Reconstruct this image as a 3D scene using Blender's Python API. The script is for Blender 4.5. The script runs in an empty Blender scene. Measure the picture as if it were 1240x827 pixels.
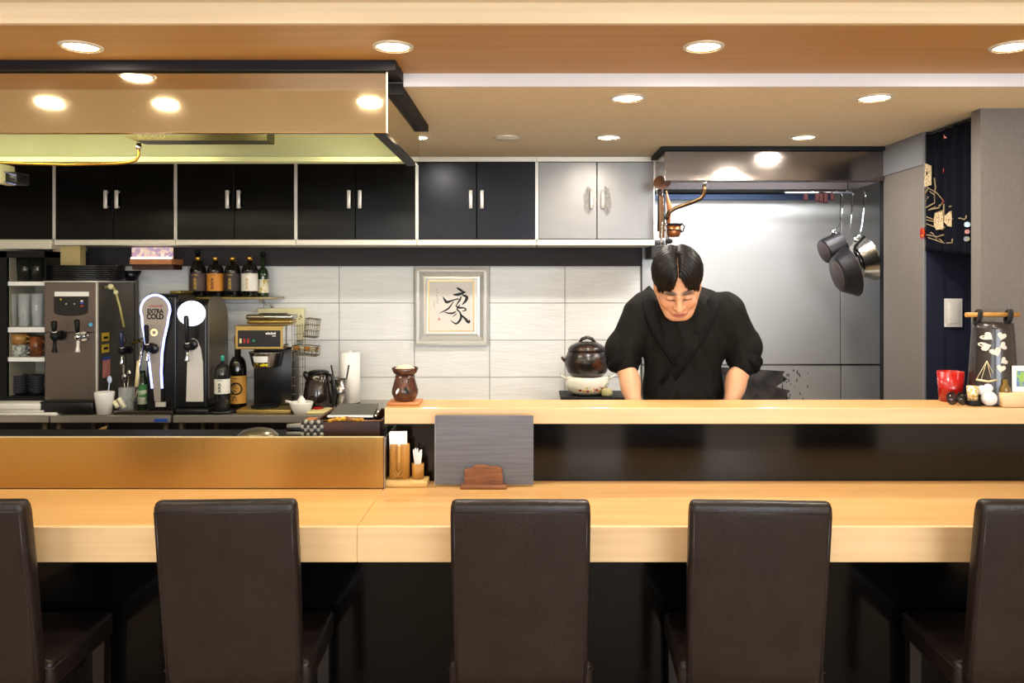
import bpy, bmesh, math, random
import numpy as np
from mathutils import Vector, Matrix, noise as mnoise

random.seed(4)
C = bpy.context.scene.collection
PI = math.pi
F, VX, VY, EYE = 964.0, 640.0, 340.0, 1.56        # focal length in pixels, level eye line and eye height
def wx(x, d): return (x - VX) / F * d               # metres across at distance d
def wz(y, d): return EYE - (y - VY) / F * d         # metres up at distance d

# ------------------------------------------------------------------ camera, world, lights, exposure
cam_d = bpy.data.cameras.new('camera'); cam = bpy.data.objects.new('camera', cam_d); C.objects.link(cam)
cam.location = (0, 0, EYE); cam.rotation_euler = (PI/2, 0, 0)
cam_d.sensor_width = 36; cam_d.lens = F * 36 / 1240
cam_d.shift_x = -(VX - 620) / 1240; cam_d.shift_y = -(413.5 - VY) / 1240
cam_d.clip_start = 0.05
bpy.context.scene.camera = cam
sc = bpy.context.scene
sc.view_settings.view_transform = 'Standard'; sc.view_settings.look = 'None'
sc.view_settings.gamma = 1; sc.view_settings.use_curve_mapping = False
sc.view_settings.exposure = -0.32
w = bpy.data.worlds.new('world'); sc.world = w; w.use_nodes = True
w.node_tree.nodes['Background'].inputs[0].default_value = (0.75, 0.85, 1, 1)
w.node_tree.nodes['Background'].inputs[1].default_value = 1.0

# The kitchen and the room shell are scaled about the camera (a metre becomes CAM_SCALE metres, floor at z = FZ before scaling); counter, chairs and chef are left unscaled.
CAM_SCALE, CAM_DZ = 1.0, 0.0
KITCHEN_SCALED, UNSCALED = (1.17, -0.2652), (1.0, 0.0)
FZ = 0.2267
def use_cam_scale(u):
    global CAM_SCALE, CAM_DZ
    CAM_SCALE, CAM_DZ = u
def cv(p): return Vector((p[0]*CAM_SCALE, p[1]*CAM_SCALE, p[2]*CAM_SCALE + CAM_DZ))
def area(name, loc, direction, sx, sy, power, col, spread=180, shape='RECTANGLE', parent=None):
    l = bpy.data.lights.new(name, 'AREA'); l.shape = shape; l.size = sx*CAM_SCALE
    if shape in ('RECTANGLE', 'ELLIPSE'): l.size_y = sy*CAM_SCALE
    l.energy = power; l.color = col; l.spread = math.radians(spread)
    o = bpy.data.objects.new(name, l); C.objects.link(o)
    o.rotation_euler = Vector(direction).to_track_quat('-Z', 'Y').to_euler()
    o.location = cv(loc)
    if parent: o.parent = parent; o.location = cv(loc) - parent.location
    return o
# daylight through the shop window behind the camera, on the right
use_cam_scale(KITCHEN_SCALED)
area('window_daylight', (1.35, -2.86, 1.45), (-0.12, 1, 0.42), 2.0, 1.5, 270, (0.80, 0.89, 1.0))
area('window_daylight_second', (-1.6, -2.86, 1.45), (0.1, 1, 0.42), 1.6, 1.5, 90, (0.90, 0.94, 1.0))
WARM = (1.0, 0.86, 0.70); NEUTRAL = (1.0, 0.92, 0.82)
P_SOFFIT, P_KITCHEN, P_DINING, P_ROOM_FILL = 5.2, 12.5, 5.5, 15.0
P_LEFT_HOOD, P_RIGHT_HOOD = 11.0, 26.0

# ------------------------------------------------------------------ materials
def lin(c):
    if isinstance(c, str):
        c = c.lstrip('#'); c = [int(c[i:i+2], 16) / 255 for i in (0, 2, 4)]
    return tuple((v/12.92 if v <= 0.04045 else ((v+0.055)/1.055)**2.4) for v in c)
MATS = {}
def mat(name, col, rough=0.5, metal=0.0, var=None, scale=(1, 1, 1), bump=0.0, bscale=None, emit=None, estr=1.0,
        coat=0.0, alpha=1.0, trans=0.0, detail=4.0, rvar=0.0, aniso=0.0, ior=1.45, lo=0.3, hi=0.7, spec=None):
    if name in MATS: return MATS[name]
    m = bpy.data.materials.new(name); m.use_nodes = True; MATS[name] = m
    nt = m.node_tree; b = nt.nodes['Principled BSDF']; L = nt.links
    b.inputs['Base Color'].default_value = (*lin(col), 1)
    b.inputs['Roughness'].default_value = rough; b.inputs['Metallic'].default_value = metal
    b.inputs['Coat Weight'].default_value = coat; b.inputs['Coat Roughness'].default_value = 0.06
    b.inputs['Alpha'].default_value = alpha; b.inputs['Transmission Weight'].default_value = trans
    b.inputs['IOR'].default_value = ior
    if spec is not None: b.inputs['Specular IOR Level'].default_value = spec
    if aniso: b.inputs['Anisotropic'].default_value = aniso
    if emit:
        b.inputs['Emission Color'].default_value = (*lin(emit), 1); b.inputs['Emission Strength'].default_value = estr
    if var or bump or rvar:
        tc = nt.nodes.new('ShaderNodeTexCoord'); mp = nt.nodes.new('ShaderNodeMapping')
        geo = nt.nodes.new('ShaderNodeNewGeometry')
        mp.inputs['Scale'].default_value = scale
        L.new(geo.outputs['Position'], mp.inputs['Vector'])
        nz = nt.nodes.new('ShaderNodeTexNoise'); nz.inputs['Detail'].default_value = detail
        nz.inputs['Scale'].default_value = 1.0
        L.new(mp.outputs[0], nz.inputs['Vector'])
        if var:
            cr = nt.nodes.new('ShaderNodeValToRGB')
            cr.color_ramp.elements[0].position = lo; cr.color_ramp.elements[1].position = hi
            cr.color_ramp.elements[0].color = (*lin(col), 1); cr.color_ramp.elements[1].color = (*lin(var), 1)
            L.new(nz.outputs['Fac'], cr.inputs[0]); L.new(cr.outputs[0], b.inputs['Base Color'])
        if rvar:
            mr = nt.nodes.new('ShaderNodeMapRange'); mr.inputs[3].default_value = rough - rvar; mr.inputs[4].default_value = rough + rvar
            L.new(nz.outputs['Fac'], mr.inputs[0]); L.new(mr.outputs[0], b.inputs['Roughness'])
        if bump:
            src = nz
            if bscale:
                mp2 = nt.nodes.new('ShaderNodeMapping'); mp2.inputs['Scale'].default_value = bscale
                L.new(geo.outputs['Position'], mp2.inputs['Vector'])
                src = nt.nodes.new('ShaderNodeTexNoise'); src.inputs['Detail'].default_value = detail; src.inputs['Scale'].default_value = 1.0
                L.new(mp2.outputs[0], src.inputs['Vector'])
            bp = nt.nodes.new('ShaderNodeBump'); bp.inputs['Distance'].default_value = bump; bp.inputs['Strength'].default_value = 1.0
            L.new(src.outputs['Fac'], bp.inputs['Height']); L.new(bp.outputs[0], b.inputs['Normal'])
    return m

M = {}
M['counter'] = mat('pale_wood', '#c4965c', 0.36, var='#cfa66e', scale=(1.2, 30, 40), coat=0.15, rvar=0.05)
M['fascia'] = mat('pale_wood_edge', '#cfae80', 0.4, var='#d8bb90', scale=(1.5, 30, 45))
M['soffit'] = mat('honey_wood', '#a87c3e', 0.5, var='#b68a4c', scale=(0.8, 22, 22))
M['beam'] = mat('light_wood_beam', '#cfba98', 0.5, var='#d8c5a6', scale=(0.8, 20, 60))
M['white_trim'] = mat('white_paint', '#cfcfd2', 0.5)
M['ceiling'] = mat('textured_beige_paper', '#d3c6aa', 0.85, var='#d9cdb2', scale=(40, 40, 40), bump=0.0012, bscale=(120, 120, 120))
M['dceiling'] = mat('dining_ceiling_paper', '#dccdb4', 0.85)
M['tile'] = mat('ribbed_white_tile', '#d3d3d0', 0.38, var='#dcdcd9', scale=(5, 5, 60), bump=0.0022, bscale=(14, 14, 95), detail=3)
M['grout'] = mat('grey_grout', '#8d8e8a', 0.8)
M['charcoal'] = mat('charcoal_wall_paper', '#302b2c', 0.75)
M['greywall'] = mat('grey_fabric_wall_paper', '#67625e', 0.8, var='#6e6965', scale=(150, 150, 60), bump=0.0006, bscale=(300, 300, 300))
M['greywall2'] = mat('grey_duct_paper', '#73767c', 0.7)
M['navy'] = mat('navy_wall', '#23273a', 0.8, spec=.2)
M['darkwall'] = mat('cream_dining_wall', '#e0d8ca', 0.8)
M['floor'] = mat('oak_floor', '#a08a6c', 0.5, var='#ae987a', scale=(3, 3, 3))
M['black_gloss'] = mat('glossy_black_panel', '#070606', 0.12, rvar=0.02, scale=(6, 6, 40), spec=.2)
M['riser'] = mat('polished_black_riser', '#070605', 0.13, spec=.4, rvar=0.03, scale=(2, 2, 30))
M['cab_black'] = mat('black_laminate_door', '#060504', 0.2, rvar=0.05, scale=(8, 8, 8), spec=.22)
M['cab_sheen_tint'] = mat('black_door_sheen_tint', '#15161b', 0.3, metal=0.7, rvar=0.08, scale=(5, 5, 5), bump=0.0006, bscale=(18, 18, 18))  # black door; the window's bluish reflection is put into its colour
M['silver'] = mat('satin_silver', '#d4cfc6', 0.4, metal=0.4)
M['alu'] = mat('pale_aluminium_trim', '#d2ccbc', 0.4, metal=0.35)
M['steel'] = mat('brushed_steel', '#a29c98', 0.24, metal=1.0, rvar=0.04, scale=(1.5, 1.5, 70), bump=0.00015, bscale=(3, 3, 260))
M['hoodsteel'] = mat('polished_hood_steel', '#dccfae', 0.055, metal=1.0, rvar=0.02, scale=(1, 1, 20), bump=0.0008, bscale=(2.2, 2.2, 1.5), detail=1)
M['wallsteel'] = mat('matt_wall_steel', '#95938f', 0.4, metal=0.5, rvar=0.05, scale=(2, 2, 60), bump=0.00015, bscale=(180, 3, 3))
M['boxsteel'] = mat('brushed_box_steel', '#ac8548', 0.3, metal=0.95, rvar=0.05, scale=(60, 2, 2), bump=0.0003, bscale=(10, 2, 1.5))
M['hoodin'] = mat('greasy_inner_hood_steel', '#a5a678', 0.45, metal=0.2, var='#b2b288', scale=(4, 4, 4))
M['black'] = mat('matt_black', '#080809', 0.55, spec=.3)
M['blackp'] = mat('black_plastic', '#101012', 0.3)
M['filler'] = mat('slate_black_filler', '#121216', 0.6, spec=.25)
M['chrome'] = mat('chrome', '#d8d8da', 0.08, metal=1.0)
M['pansteel'] = mat('pan_steel', '#bdb7ad', 0.2, metal=1.0)
M['pandark'] = mat('dark_anodised_pan', '#2b292c', 0.36, metal=0.6)
M['white'] = mat('white_plastic', '#e9e7e2', 0.4)
M['paper'] = mat('white_paper', '#f1efe9', 0.8)
M['cream'] = mat('cream_plastic', '#d9d2a0', 0.45)
M['glow'] = mat('lamp_diffuser', '#ffffff', 0.5, emit='#fff2d8', estr=12)
M['glass'] = mat('clear_glass', '#e8ecec', 0.03, alpha=0.22, coat=1.0)
M['dglass'] = mat('smoky_glass', '#22221f', 0.05, alpha=0.7, coat=0.6)
M['leather'] = mat('dark_brown_leather', '#1b1513', 0.36, var='#211a18', scale=(14, 14, 14), bump=0.0012, bscale=(90, 90, 90), rvar=0.05, spec=.35)
M['seam'] = mat('leather_piping', '#241d1c', 0.3)
M['darkleg'] = mat('black_wood_leg', '#120d0b', 0.4)
M['bamboo'] = mat('bamboo', '#b98a45', 0.4, var='#a0702f', scale=(60, 60, 5))
M['bamboo_pale'] = mat('pale_bamboo', '#d8b878', 0.45, var='#c7a15e', scale=(10, 30, 60))
M['slate'] = mat('slate_board', '#5a5c63', 0.75, var='#6b6d75', scale=(4, 4, 90), bump=0.0012, bscale=(6, 6, 120))
M['rusticwood'] = mat('rustic_brown_wood', '#6b4229', 0.6, var='#8a5a3a', scale=(12, 12, 90), bump=0.002, bscale=(10, 10, 90))
M['redwood'] = mat('red_brown_board', '#a9683a', 0.5, var='#b97a48', scale=(10, 40, 40))
M['brownglaze'] = mat('brown_glaze', '#3a1d14', 0.18, var='#542c1c', scale=(30, 30, 30), coat=0.6)
M['wax'] = mat('cream_wax', '#d9c9a0', 0.6)
M['soot'] = mat('pot_black_clay', '#1d1714', 0.3, var='#5b3216', scale=(14, 14, 14), lo=0.55, hi=0.75, coat=0.2)
M['enamel'] = mat('cream_enamel', '#e9e4d4', 0.18, coat=0.4)
M['red'] = mat('red_lacquer', '#9a130e', 0.25, coat=0.3)
M['orange'] = mat('orange_paint', '#e08a1c', 0.4)
M['yellow'] = mat('yellow_paint', '#d9b52a', 0.4)
M['green'] = mat('green_paint', '#2c8a5a', 0.4)
M['teal'] = mat('teal_print', '#3f9c8a', 0.4)
M['blue'] = mat('blue_print', '#2447a8', 0.4)
M['gold'] = mat('gold_metal', '#c89a45', 0.25, metal=0.9)
M['copper'] = mat('copper_metal', '#a2643c', 0.3, metal=0.8)
M['ink'] = mat('black_ink', '#14100e', 0.6)
M['gilt'] = mat('gilt_ink', '#b4923a', 0.4, metal=0.6)
M['bottle'] = mat('dark_bottle_glass', '#0f0d0a', 0.06, coat=0.5)
M['gbottle'] = mat('green_bottle_glass', '#20301a', 0.06, coat=0.5)
M['lab_brown'] = mat('brown_label', '#4a3a36', 0.6)
M['lab_orange'] = mat('orange_label', '#c9812c', 0.6)
M['lab_black'] = mat('charcoal_label', '#2e2828', 0.6)
M['lab_white'] = mat('white_label', '#dedace', 0.6)
M['lab_amber'] = mat('amber_label', '#c48f3a', 0.6)
M['frame'] = mat('champagne_silver_frame', '#d4d2cc', 0.3, metal=0.55)
M['dirt'] = mat('burnt_steel', '#1f1a19', 0.5, metal=0.5, var='#4c4745', scale=(9, 9, 9), lo=0.4, hi=0.75)
M['skin'] = mat('skin', '#d8a683', 0.5)
M['cloth'] = mat('black_cotton', '#100e0b', 0.8, bump=0.008, bscale=(16, 12, 6), spec=0.2)
M['cloth2'] = mat('black_cotton_band', '#090807', 0.8, spec=0.2)
M['hair'] = mat('black_hair', '#080605', 0.46, var='#120c0a', scale=(60, 60, 60), spec=.3)
M['noren'] = mat('indigo_cloth', '#0a0c16', 0.9, spec=.08)
M['thread'] = mat('cream_thread', '#857659', 0.7)
M['led'] = mat('blue_white_led', '#dfe6ff', 0.4, emit='#8fa0ff', estr=4.0)
M['led2'] = mat('white_lit_panel', '#ffffff', 0.4, emit='#dfe8ff', estr=2.2)
M['tapgrey'] = mat('grey_tap_panel', '#a39a93', 0.4, metal=0.3)
M['rope'] = mat('black_rope', '#1a1614', 0.8)
M['lantern'] = mat('dark_glazed_lantern', '#2a2625', 0.25, coat=0.25)

# ------------------------------------------------------------------ mesh builder
class MB:
    def __init__(s): s.v = []; s.f = []; s.m = []; s.sm = []
    def add(s, vs, fs, mi=0, smooth=False):
        o = len(s.v); s.v += [tuple(p) for p in vs]
        for f in fs: s.f.append([i + o for i in f]); s.m.append(mi); s.sm.append(smooth)
        return s
    def box(s, x0, x1, y0, y1, z0, z1, mi=0):
        vs = [(x, y, z) for x in (x0, x1) for y in (y0, y1) for z in (z0, z1)]
        return s.add(vs, [(0, 1, 3, 2), (4, 6, 7, 5), (0, 4, 5, 1), (2, 3, 7, 6), (0, 2, 6, 4), (1, 5, 7, 3)], mi)
    def rbox(s, x0, x1, y0, y1, z0, z1, r=0.01, seg=2, mi=0, smooth=True):
        bm = bmesh.new(); bmesh.ops.create_cube(bm, size=1)
        for v in bm.verts: v.co = Vector(((x0+x1)/2 + v.co.x*(x1-x0), (y0+y1)/2 + v.co.y*(y1-y0), (z0+z1)/2 + v.co.z*(z1-z0)))
        bmesh.ops.bevel(bm, geom=list(bm.edges), offset=r, segments=seg, profile=0.5, affect='EDGES')
        bm.verts.index_update()
        s.add([v.co for v in bm.verts], [[v.index for v in f.verts] for f in bm.faces], mi, smooth); bm.free(); return s
    def lathe(s, prof, c=(0, 0, 0), axis=(0, 0, 1), n=24, mi=0, smooth=True, arc=(0, 2*PI), sx=1.0, sy=1.0, caps=True):
        q = Vector((0, 0, 1)).rotation_difference(Vector(axis).normalized()); c = Vector(c)
        full = abs(arc[1] - arc[0] - 2*PI) < 1e-6; k = n if full else n + 1; vs = []
        for r, h in prof:
            for i in range(k):
                a = arc[0] + (arc[1]-arc[0]) * i / n
                vs.append(c + q @ Vector((r*math.cos(a)*sx, r*math.sin(a)*sy, h)))
        fs = []
        for j in range(len(prof) - 1):
            for i in range(n):
                a, b = j*k + i, j*k + (i+1) % k
                fs.append((a, b, b + k, a + k))
        s.add(vs, fs, mi, smooth)
        if full and caps:
            o = len(s.v) - len(vs)
            if prof[0][0] > 1e-5: s.f.append([o + i for i in range(n)][::-1]); s.m.append(mi); s.sm.append(False)
            if prof[-1][0] > 1e-5: s.f.append([o + (len(prof)-1)*k + i for i in range(n)]); s.m.append(mi); s.sm.append(False)
        return s
    def cyl(s, p0, p1, r, r1=None, n=16, mi=0):
        p0 = Vector(p0); p1 = Vector(p1); d = p1 - p0
        return s.lathe([(r, 0), (r if r1 is None else r1, d.length)], p0, d, n, mi)
    def ball(s, c, r, n=16, mi=0, sx=1, sy=1, sz=1):
        k = n//2
        return s.lathe([(max(1e-6, r*math.sin(PI*i/k)), -r*sz*math.cos(PI*i/k)) for i in range(k+1)], c, (0, 0, 1), n, mi, sx=sx, sy=sy)
    def tube(s, pts, r, n=8, mi=0, closed=False, flat=1.0):
        pts = [Vector(p) for p in pts]; N = len(pts); rs = r if isinstance(r, (list, tuple)) else [r]*N
        vs = []; up = None
        for i, p in enumerate(pts):
            t = (pts[(i+1) % N] - pts[i-1]) if closed else (pts[min(i+1, N-1)] - pts[max(i-1, 0)])
            t = t.normalized() if t.length > 1e-9 else Vector((0, 0, 1))
            if up is None: up = t.orthogonal().normalized()
            up = (up - t*up.dot(t)); up = up.normalized() if up.length > 1e-6 else t.orthogonal().normalized()
            sd = t.cross(up)
            for k in range(n):
                a = 2*PI*k/n
                vs.append(p + (up*math.cos(a)*flat + sd*math.sin(a))*rs[i])
        fs = []
        for i in range(N if closed else N-1):
            for k in range(n):
                a = i*n + k; b = i*n + (k+1) % n; c = ((i+1) % N)*n + (k+1) % n; d = ((i+1) % N)*n + k
                fs.append((a, b, c, d))
        if not closed: fs += [list(range(n))[::-1], [(N-1)*n + k for k in range(n)]]
        return s.add(vs, fs, mi, True)
    def prism(s, poly, y0, y1, axis='y', mi=0, smooth=False):
        """polygon in (x,z) pushed along y, or in (y,z) pushed along x, or (x,y) along z"""
        f = {'y': lambda p, t: (p[0], t, p[1]), 'x': lambda p, t: (t, p[0], p[1]), 'z': lambda p, t: (p[0], p[1], t)}[axis]
        n = len(poly); vs = [f(p, y0) for p in poly] + [f(p, y1) for p in poly]
        fs = [list(range(n)), [n + i for i in range(n)][::-1]] + [(i, i + n, (i+1) % n + n, (i+1) % n) for i in range(n)]
        s.add(vs, fs[:2], mi, False)
        o = len(s.v) - 2*n
        for q in fs[2:]: s.f.append([i + o for i in q]); s.m.append(mi); s.sm.append(smooth)
        return s
    def stroke(s, pts, y, th=0.0006, mi=0, fn=None):
        """flat brush stroke: (x, z, width) points in the plane y=const, or through fn(a, b) -> 3-D point"""
        n = len(pts); L_, R_ = [], []
        P = []
        for i in range(n-1):                                  # smooth it
            p0, p1, p2, p3 = pts[max(i-1, 0)], pts[i], pts[i+1], pts[min(i+2, n-1)]
            for t in (0, .25, .5, .75):
                P.append([0.5*((2*b) + (c-a)*t + (2*a-5*b+4*c-d)*t*t + (-a+3*b-3*c+d)*t**3) for a, b, c, d in zip(p0, p1, p2, p3)])
        P.append(list(pts[-1])); n = len(P)
        for i, (x, z, wd) in enumerate(P):
            a = P[max(i-1, 0)]; b = P[min(i+1, n-1)]; dx, dz = b[0]-a[0], b[1]-a[1]; l = math.hypot(dx, dz) or 1
            nx, nz = -dz/l*max(wd, 1e-5)/2, dx/l*max(wd, 1e-5)/2
            L_.append((x+nx, z+nz)); R_.append((x-nx, z-nz))
        if fn is None: fn = lambda a, b, o: (a, y - o, b)
        vs = []
        for l, r in zip(L_, R_): vs += [fn(*l, 0), fn(*r, 0), fn(*l, th), fn(*r, th)]
        fs = []
        for i in range(n-1):
            a = 4*i; b = a + 4
            fs += [(a+2, a+3, b+3, b+2), (a, b, b+1, a+1), (a, a+2, b+2, b), (a+1, b+1, b+3, a+3)]
        return s.add(vs, fs, mi)
def obj(name, mb, m, parent=None, label=None, cat=None, group=None, kind=None, bevel=0.0, bseg=2, sub=0, autosmooth=None):
    me = bpy.data.meshes.new(name)
    v = np.array(mb.v, dtype=float)*CAM_SCALE + np.array((0, 0, CAM_DZ))
    o = bpy.data.objects.new(name, me)
    if parent is not None:
        off = Vector((0, 0, 0)); q = parent
        while q is not None: off += q.location; q = q.parent
        v = v - np.array(off); o.parent = parent
    else:
        lo, hi = v.min(0), v.max(0); base = np.array(((lo[0]+hi[0])/2, (lo[1]+hi[1])/2, lo[2])); v = v - base; o.location = base
    me.from_pydata(v.tolist(), [], mb.f); me.update()
    for mm in (m if isinstance(m, (list, tuple)) else [m]): me.materials.append(M[mm] if isinstance(mm, str) else mm)
    me.polygons.foreach_set('material_index', mb.m); me.polygons.foreach_set('use_smooth', mb.sm)
    bm = bmesh.new(); bm.from_mesh(me); bmesh.ops.recalc_face_normals(bm, faces=bm.faces); bm.to_mesh(me); bm.free()
    C.objects.link(o)
    if bevel:
        b = o.modifiers.new('bevel', 'BEVEL'); b.width = bevel*CAM_SCALE; b.segments = bseg; b.limit_method = 'ANGLE'
    if sub:
        b = o.modifiers.new('sub', 'SUBSURF'); b.levels = sub; b.render_levels = sub
    if label: o['label'] = label
    if cat: o['category'] = cat
    if group: o['group'] = group
    if kind: o['kind'] = kind
    return o
def thing(name, label, cat, loc, group=None, rotz=0):
    o = bpy.data.objects.new(name, None); C.objects.link(o); o.location = cv(loc); o.rotation_euler = (0, 0, rotz)
    o.empty_display_size = 0.05
    o['label'] = label; o['category'] = cat
    if group: o['group'] = group
    return o
def copy_tree(o, parent=None):
    c = o.copy(); C.objects.link(c)
    if parent is not None: c.parent = parent
    for ch in list(o.children): copy_tree(ch, c)
    return c
def box(*a): return MB().box(*a)
def pbox(px0, px1, py0, py1, d0, d1):
    """box whose front face (at distance d0) spans those pixels"""
    return MB().box(wx(px0, d0), wx(px1, d0), d0, d1, wz(py1, d0), wz(py0, d0))
def text(name, body, m, loc, size, parent, rot=(PI/2, 0, 0), align='CENTER', bold=0.0, sx=1.0):
    cu = bpy.data.curves.new(name, 'FONT'); cu.body = body; cu.size = size*CAM_SCALE; cu.extrude = 0.0004; cu.align_x = align; cu.align_y = 'CENTER'
    cu.offset = bold*CAM_SCALE
    t = bpy.data.objects.new(name, cu); C.objects.link(t)
    bpy.context.view_layer.update()
    me = bpy.data.meshes.new_from_object(t); bpy.data.objects.remove(t); me.name = name
    o = bpy.data.objects.new(name, me); C.objects.link(o); me.materials.clear(); me.materials.append(M[m] if isinstance(m, str) else m)
    off = Vector((0, 0, 0)); q = parent
    while q is not None: off += q.location; q = q.parent
    o.parent = parent; o.location = cv(loc) - off; o.rotation_euler = rot; o.scale = (sx, 1, 1)
    return o

# ------------------------------------------------------------------ the room
YB = 4.24; ZC = 2.167; ZS = 2.208; ZD = 2.26; XR = 1.615
S = dict(kind='structure')
obj('floor', box(-3.3, 2.7, -3, 4.4, FZ - 0.05, FZ), 'floor', **S)
wb = obj('wall_back', box(-3.3, 2.7, YB, YB + 0.1, FZ, 2.4), 'charcoal', **S)
obj('grout_bed', box(-3.2, wx(776, YB), YB - 0.004, YB, 0.85, 1.639), 'grout', wb)
pt = 0.1975; tile0 = None
for r_ in range(4):
    for k in range(-7, 2):
        x0 = -0.2067 + 0.4*k; x1 = min(x0 + 0.4, wx(776, YB)); z1 = 1.639 - pt*r_; z0 = z1 - pt
        off = random.uniform(0, 0.0012)
        obj('tile', MB().rbox(x0 + .0015, x1 - .0015, YB - .0095 - off, YB - .003, z0 + .0015, z1 - .0015, 0.0012, 1, smooth=False), 'tile', wb)
obj('tile', MB().rbox(-0.2067+0.4*2-0.4+.4015, wx(776, YB), YB-.01, YB-.003, 0.851, 1.6375, 0.0005, 1), 'tile', wb) if False else None
# steel sheets behind the chef
z441 = wz(441, YB); xs = wx(1017, YB)
for a, b, c, d in ((wx(777, YB), xs - .002, z441 + .002, 2.16), (xs + .002, 2.6, z441 + .002, 2.16)):
    obj('panel', MB().rbox(a, b, YB - .012, YB - .001, c, d, 0.002, 1, smooth=False), 'wallsteel', wb)
for a, b in ((wx(777, YB), xs - .003), (xs + .003, 2.6)):
    obj('panel', MB().rbox(a, b, YB - .018, YB - .001, 0.4, z441 - .002, 0.002, 1, smooth=False), 'wallsteel', wb)
obj('seam_strip', box(wx(777, YB), 2.6, YB-.021, YB-.012, z441-.004, z441+.004), 'steel', wb)
# burnt patch, an irregular stain low on the steel
mb = MB(); sr = random.Random(5)
poly = [(wx(870, YB), wz(444, YB)), (wx(870, YB), wz(500, YB))] + [(wx(948 + sr.uniform(-9, 9) - abs(k-5)*1.2, YB), wz(496 - 4.7*k, YB)) for k in range(11)]
for k in range(34):                                  # splashes thinning out to the right
    cx2, cy2, r2 = wx(946 + 34*sr.random()**1.8, YB), wz(sr.uniform(448, 488), YB), sr.uniform(.002, .007)
    mb.prism([(cx2 + r2*math.cos(PI*q/3)*.6, cy2 + r2*math.sin(PI*q/3)*sr.uniform(1, 2)) for q in range(6)], YB - .0186, YB - .018)
mb.prism(poly, YB - .0186, YB - .018); obj('burn_stain', mb, 'dirt', wb)
obj('trim_1', box(-3.2, wx(776, 4.2), 4.20, YB, 1.639, 1.765), 'charcoal', **S)
obj('wall_left', box(-3.4, -3.3, -3, 4.4, FZ, 2.4), 'darkwall', **S)
# right wall: kitchen side, doorway with curtain, front pillar
wr = obj('wall_right', box(XR, XR + .08, 3.25, 3.62, FZ, ZC), 'greywall', **S)
obj('duct_panel', box(XR - .006, XR, 3.25, 3.62, 2.035, ZC), 'greywall2', wr)
obj('edge_trim', box(XR - .003, XR + .005, 3.244, 3.25, FZ, ZC), 'greywall2', wr)
obj('trim_2', box(XR, XR + .06, 3.62, 3.66, FZ, ZC), 'black', **S)
obj('wall_doorway', box(XR + .08, 2.7, 3.25, 3.33, FZ, ZC), 'navy', **S)
obj('wall_doorway_near', box(XR + .0, XR+.08, 3.245, 3.2499, FZ, ZC), 'navy', **S)
obj('wall_front_right', box(1.59, 2.7, 2.80, 2.86, FZ, ZC + .02), 'greywall', **S)
obj('wall_right_dining', box(2.6, 2.7, -3, 2.8, FZ, 2.4), 'darkwall', **S)
obj('ceiling', box(-3.3, 2.7, 2.5, 4.4, ZC, ZC + .03), 'ceiling', **S)
obj('ceiling_step', box(-3.3, 2.7, 2.488, 2.5, ZC, ZS), 'white_trim', **S)
obj('ceiling_soffit', box(-3.3, 2.7, 2.02, 2.5, ZS, ZS + .05), 'soffit', **S)
obj('ceiling_beam', box(-3.3, 2.7, 2.004, 2.02, ZS, ZD), 'beam', **S)
obj('ceiling_dining', box(-3.3, 2.7, -3, 2.03, ZD, ZD + .04), 'dceiling', **S)
# wall behind the camera with two shop windows
def shop_window(x0, x1, z0, z1, n):
    fr = MB()
    for a in (x0, (x0+x1)/2 - .02, x1 - .04): fr.box(a, a + .04, -2.97, -2.9, z0, z1)
    for b in (z0, z1 - .04): fr.box(x0, x1, -2.97, -2.9, b, b + .04)
    o = obj('window_%d' % n, fr, 'white_trim', **S)
mb = MB()
mb.box(-3.3, 2.7, -3, -2.95, FZ, .68).box(-3.3, 2.7, -3, -2.95, 2.2, 2.4)
mb.box(-3.3, -2.4, -3, -2.95, .68, 2.2).box(-.8, .35, -3, -2.95, .68, 2.2).box(2.35, 2.7, -3, -2.95, .68, 2.2)
obj('wall_front', mb, 'darkwall', **S)
shop_window(.35, 2.35, .68, 2.2, 1); shop_window(-2.4, -.8, .68, 2.2, 2)

# ------------------------------------------------------------------ ceiling lamps
def downlight(x, y, z, r, p, col, label, group, spread=180):
    t = thing('ceiling_downlight', label, 'light', (x, y, z), group)
    obj('ring', MB().lathe([(r*.88, -.001), (r*.9, -.006), (r*1.0, -.006), (r*1.08, -.003), (r*1.1, 0)], (x, y, z), n=32, caps=False), 'alu', t)
    obj('reflector', MB().lathe([(r*.9, -.0055), (r*.84, -.0012)], (x, y, z), n=32, caps=False), 'gold', t)
    obj('diffuser', MB().lathe([(.0001, -.0015), (r*.86, -.0015)], (x, y, z), n=32), 'glow', t)
    area('lamp', (x, y, z - .008), (0, 0, -1), r*1.6, 0, p, col, spread, 'DISK', t)
for i, px in enumerate((98, 476, 852, 1225)):
    downlight(wx(px, 2.2), 2.2, ZS, .052, P_SOFFIT, WARM,
      ['round downlight in the wooden soffit above the steel hood', 'round downlight in the wooden soffit just past the hood corner',
       'round downlight in the wooden soffit in front of the chef', 'round downlight at the right end of the wooden soffit'][i], 'downlights in the wooden soffit')
for i, (px, d) in enumerate(((760, 2.64), (1059, 2.64), (737, 3.363), (973, 3.363), (505, 3.363))):
    downlight(wx(px, d), d, ZC, .056 if d < 3 else .052, P_KITCHEN, NEUTRAL,
      ['round downlight of the beige ceiling, next to the white step and left of the chef', 'round downlight of the beige ceiling, next to the white step on the right',
       'small round downlight above the glare-grey cabinet', 'small round downlight over the right steel hood', 'round downlight half hidden by the corner of the big hood'][i],
      'downlights in the beige ceiling')
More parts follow.
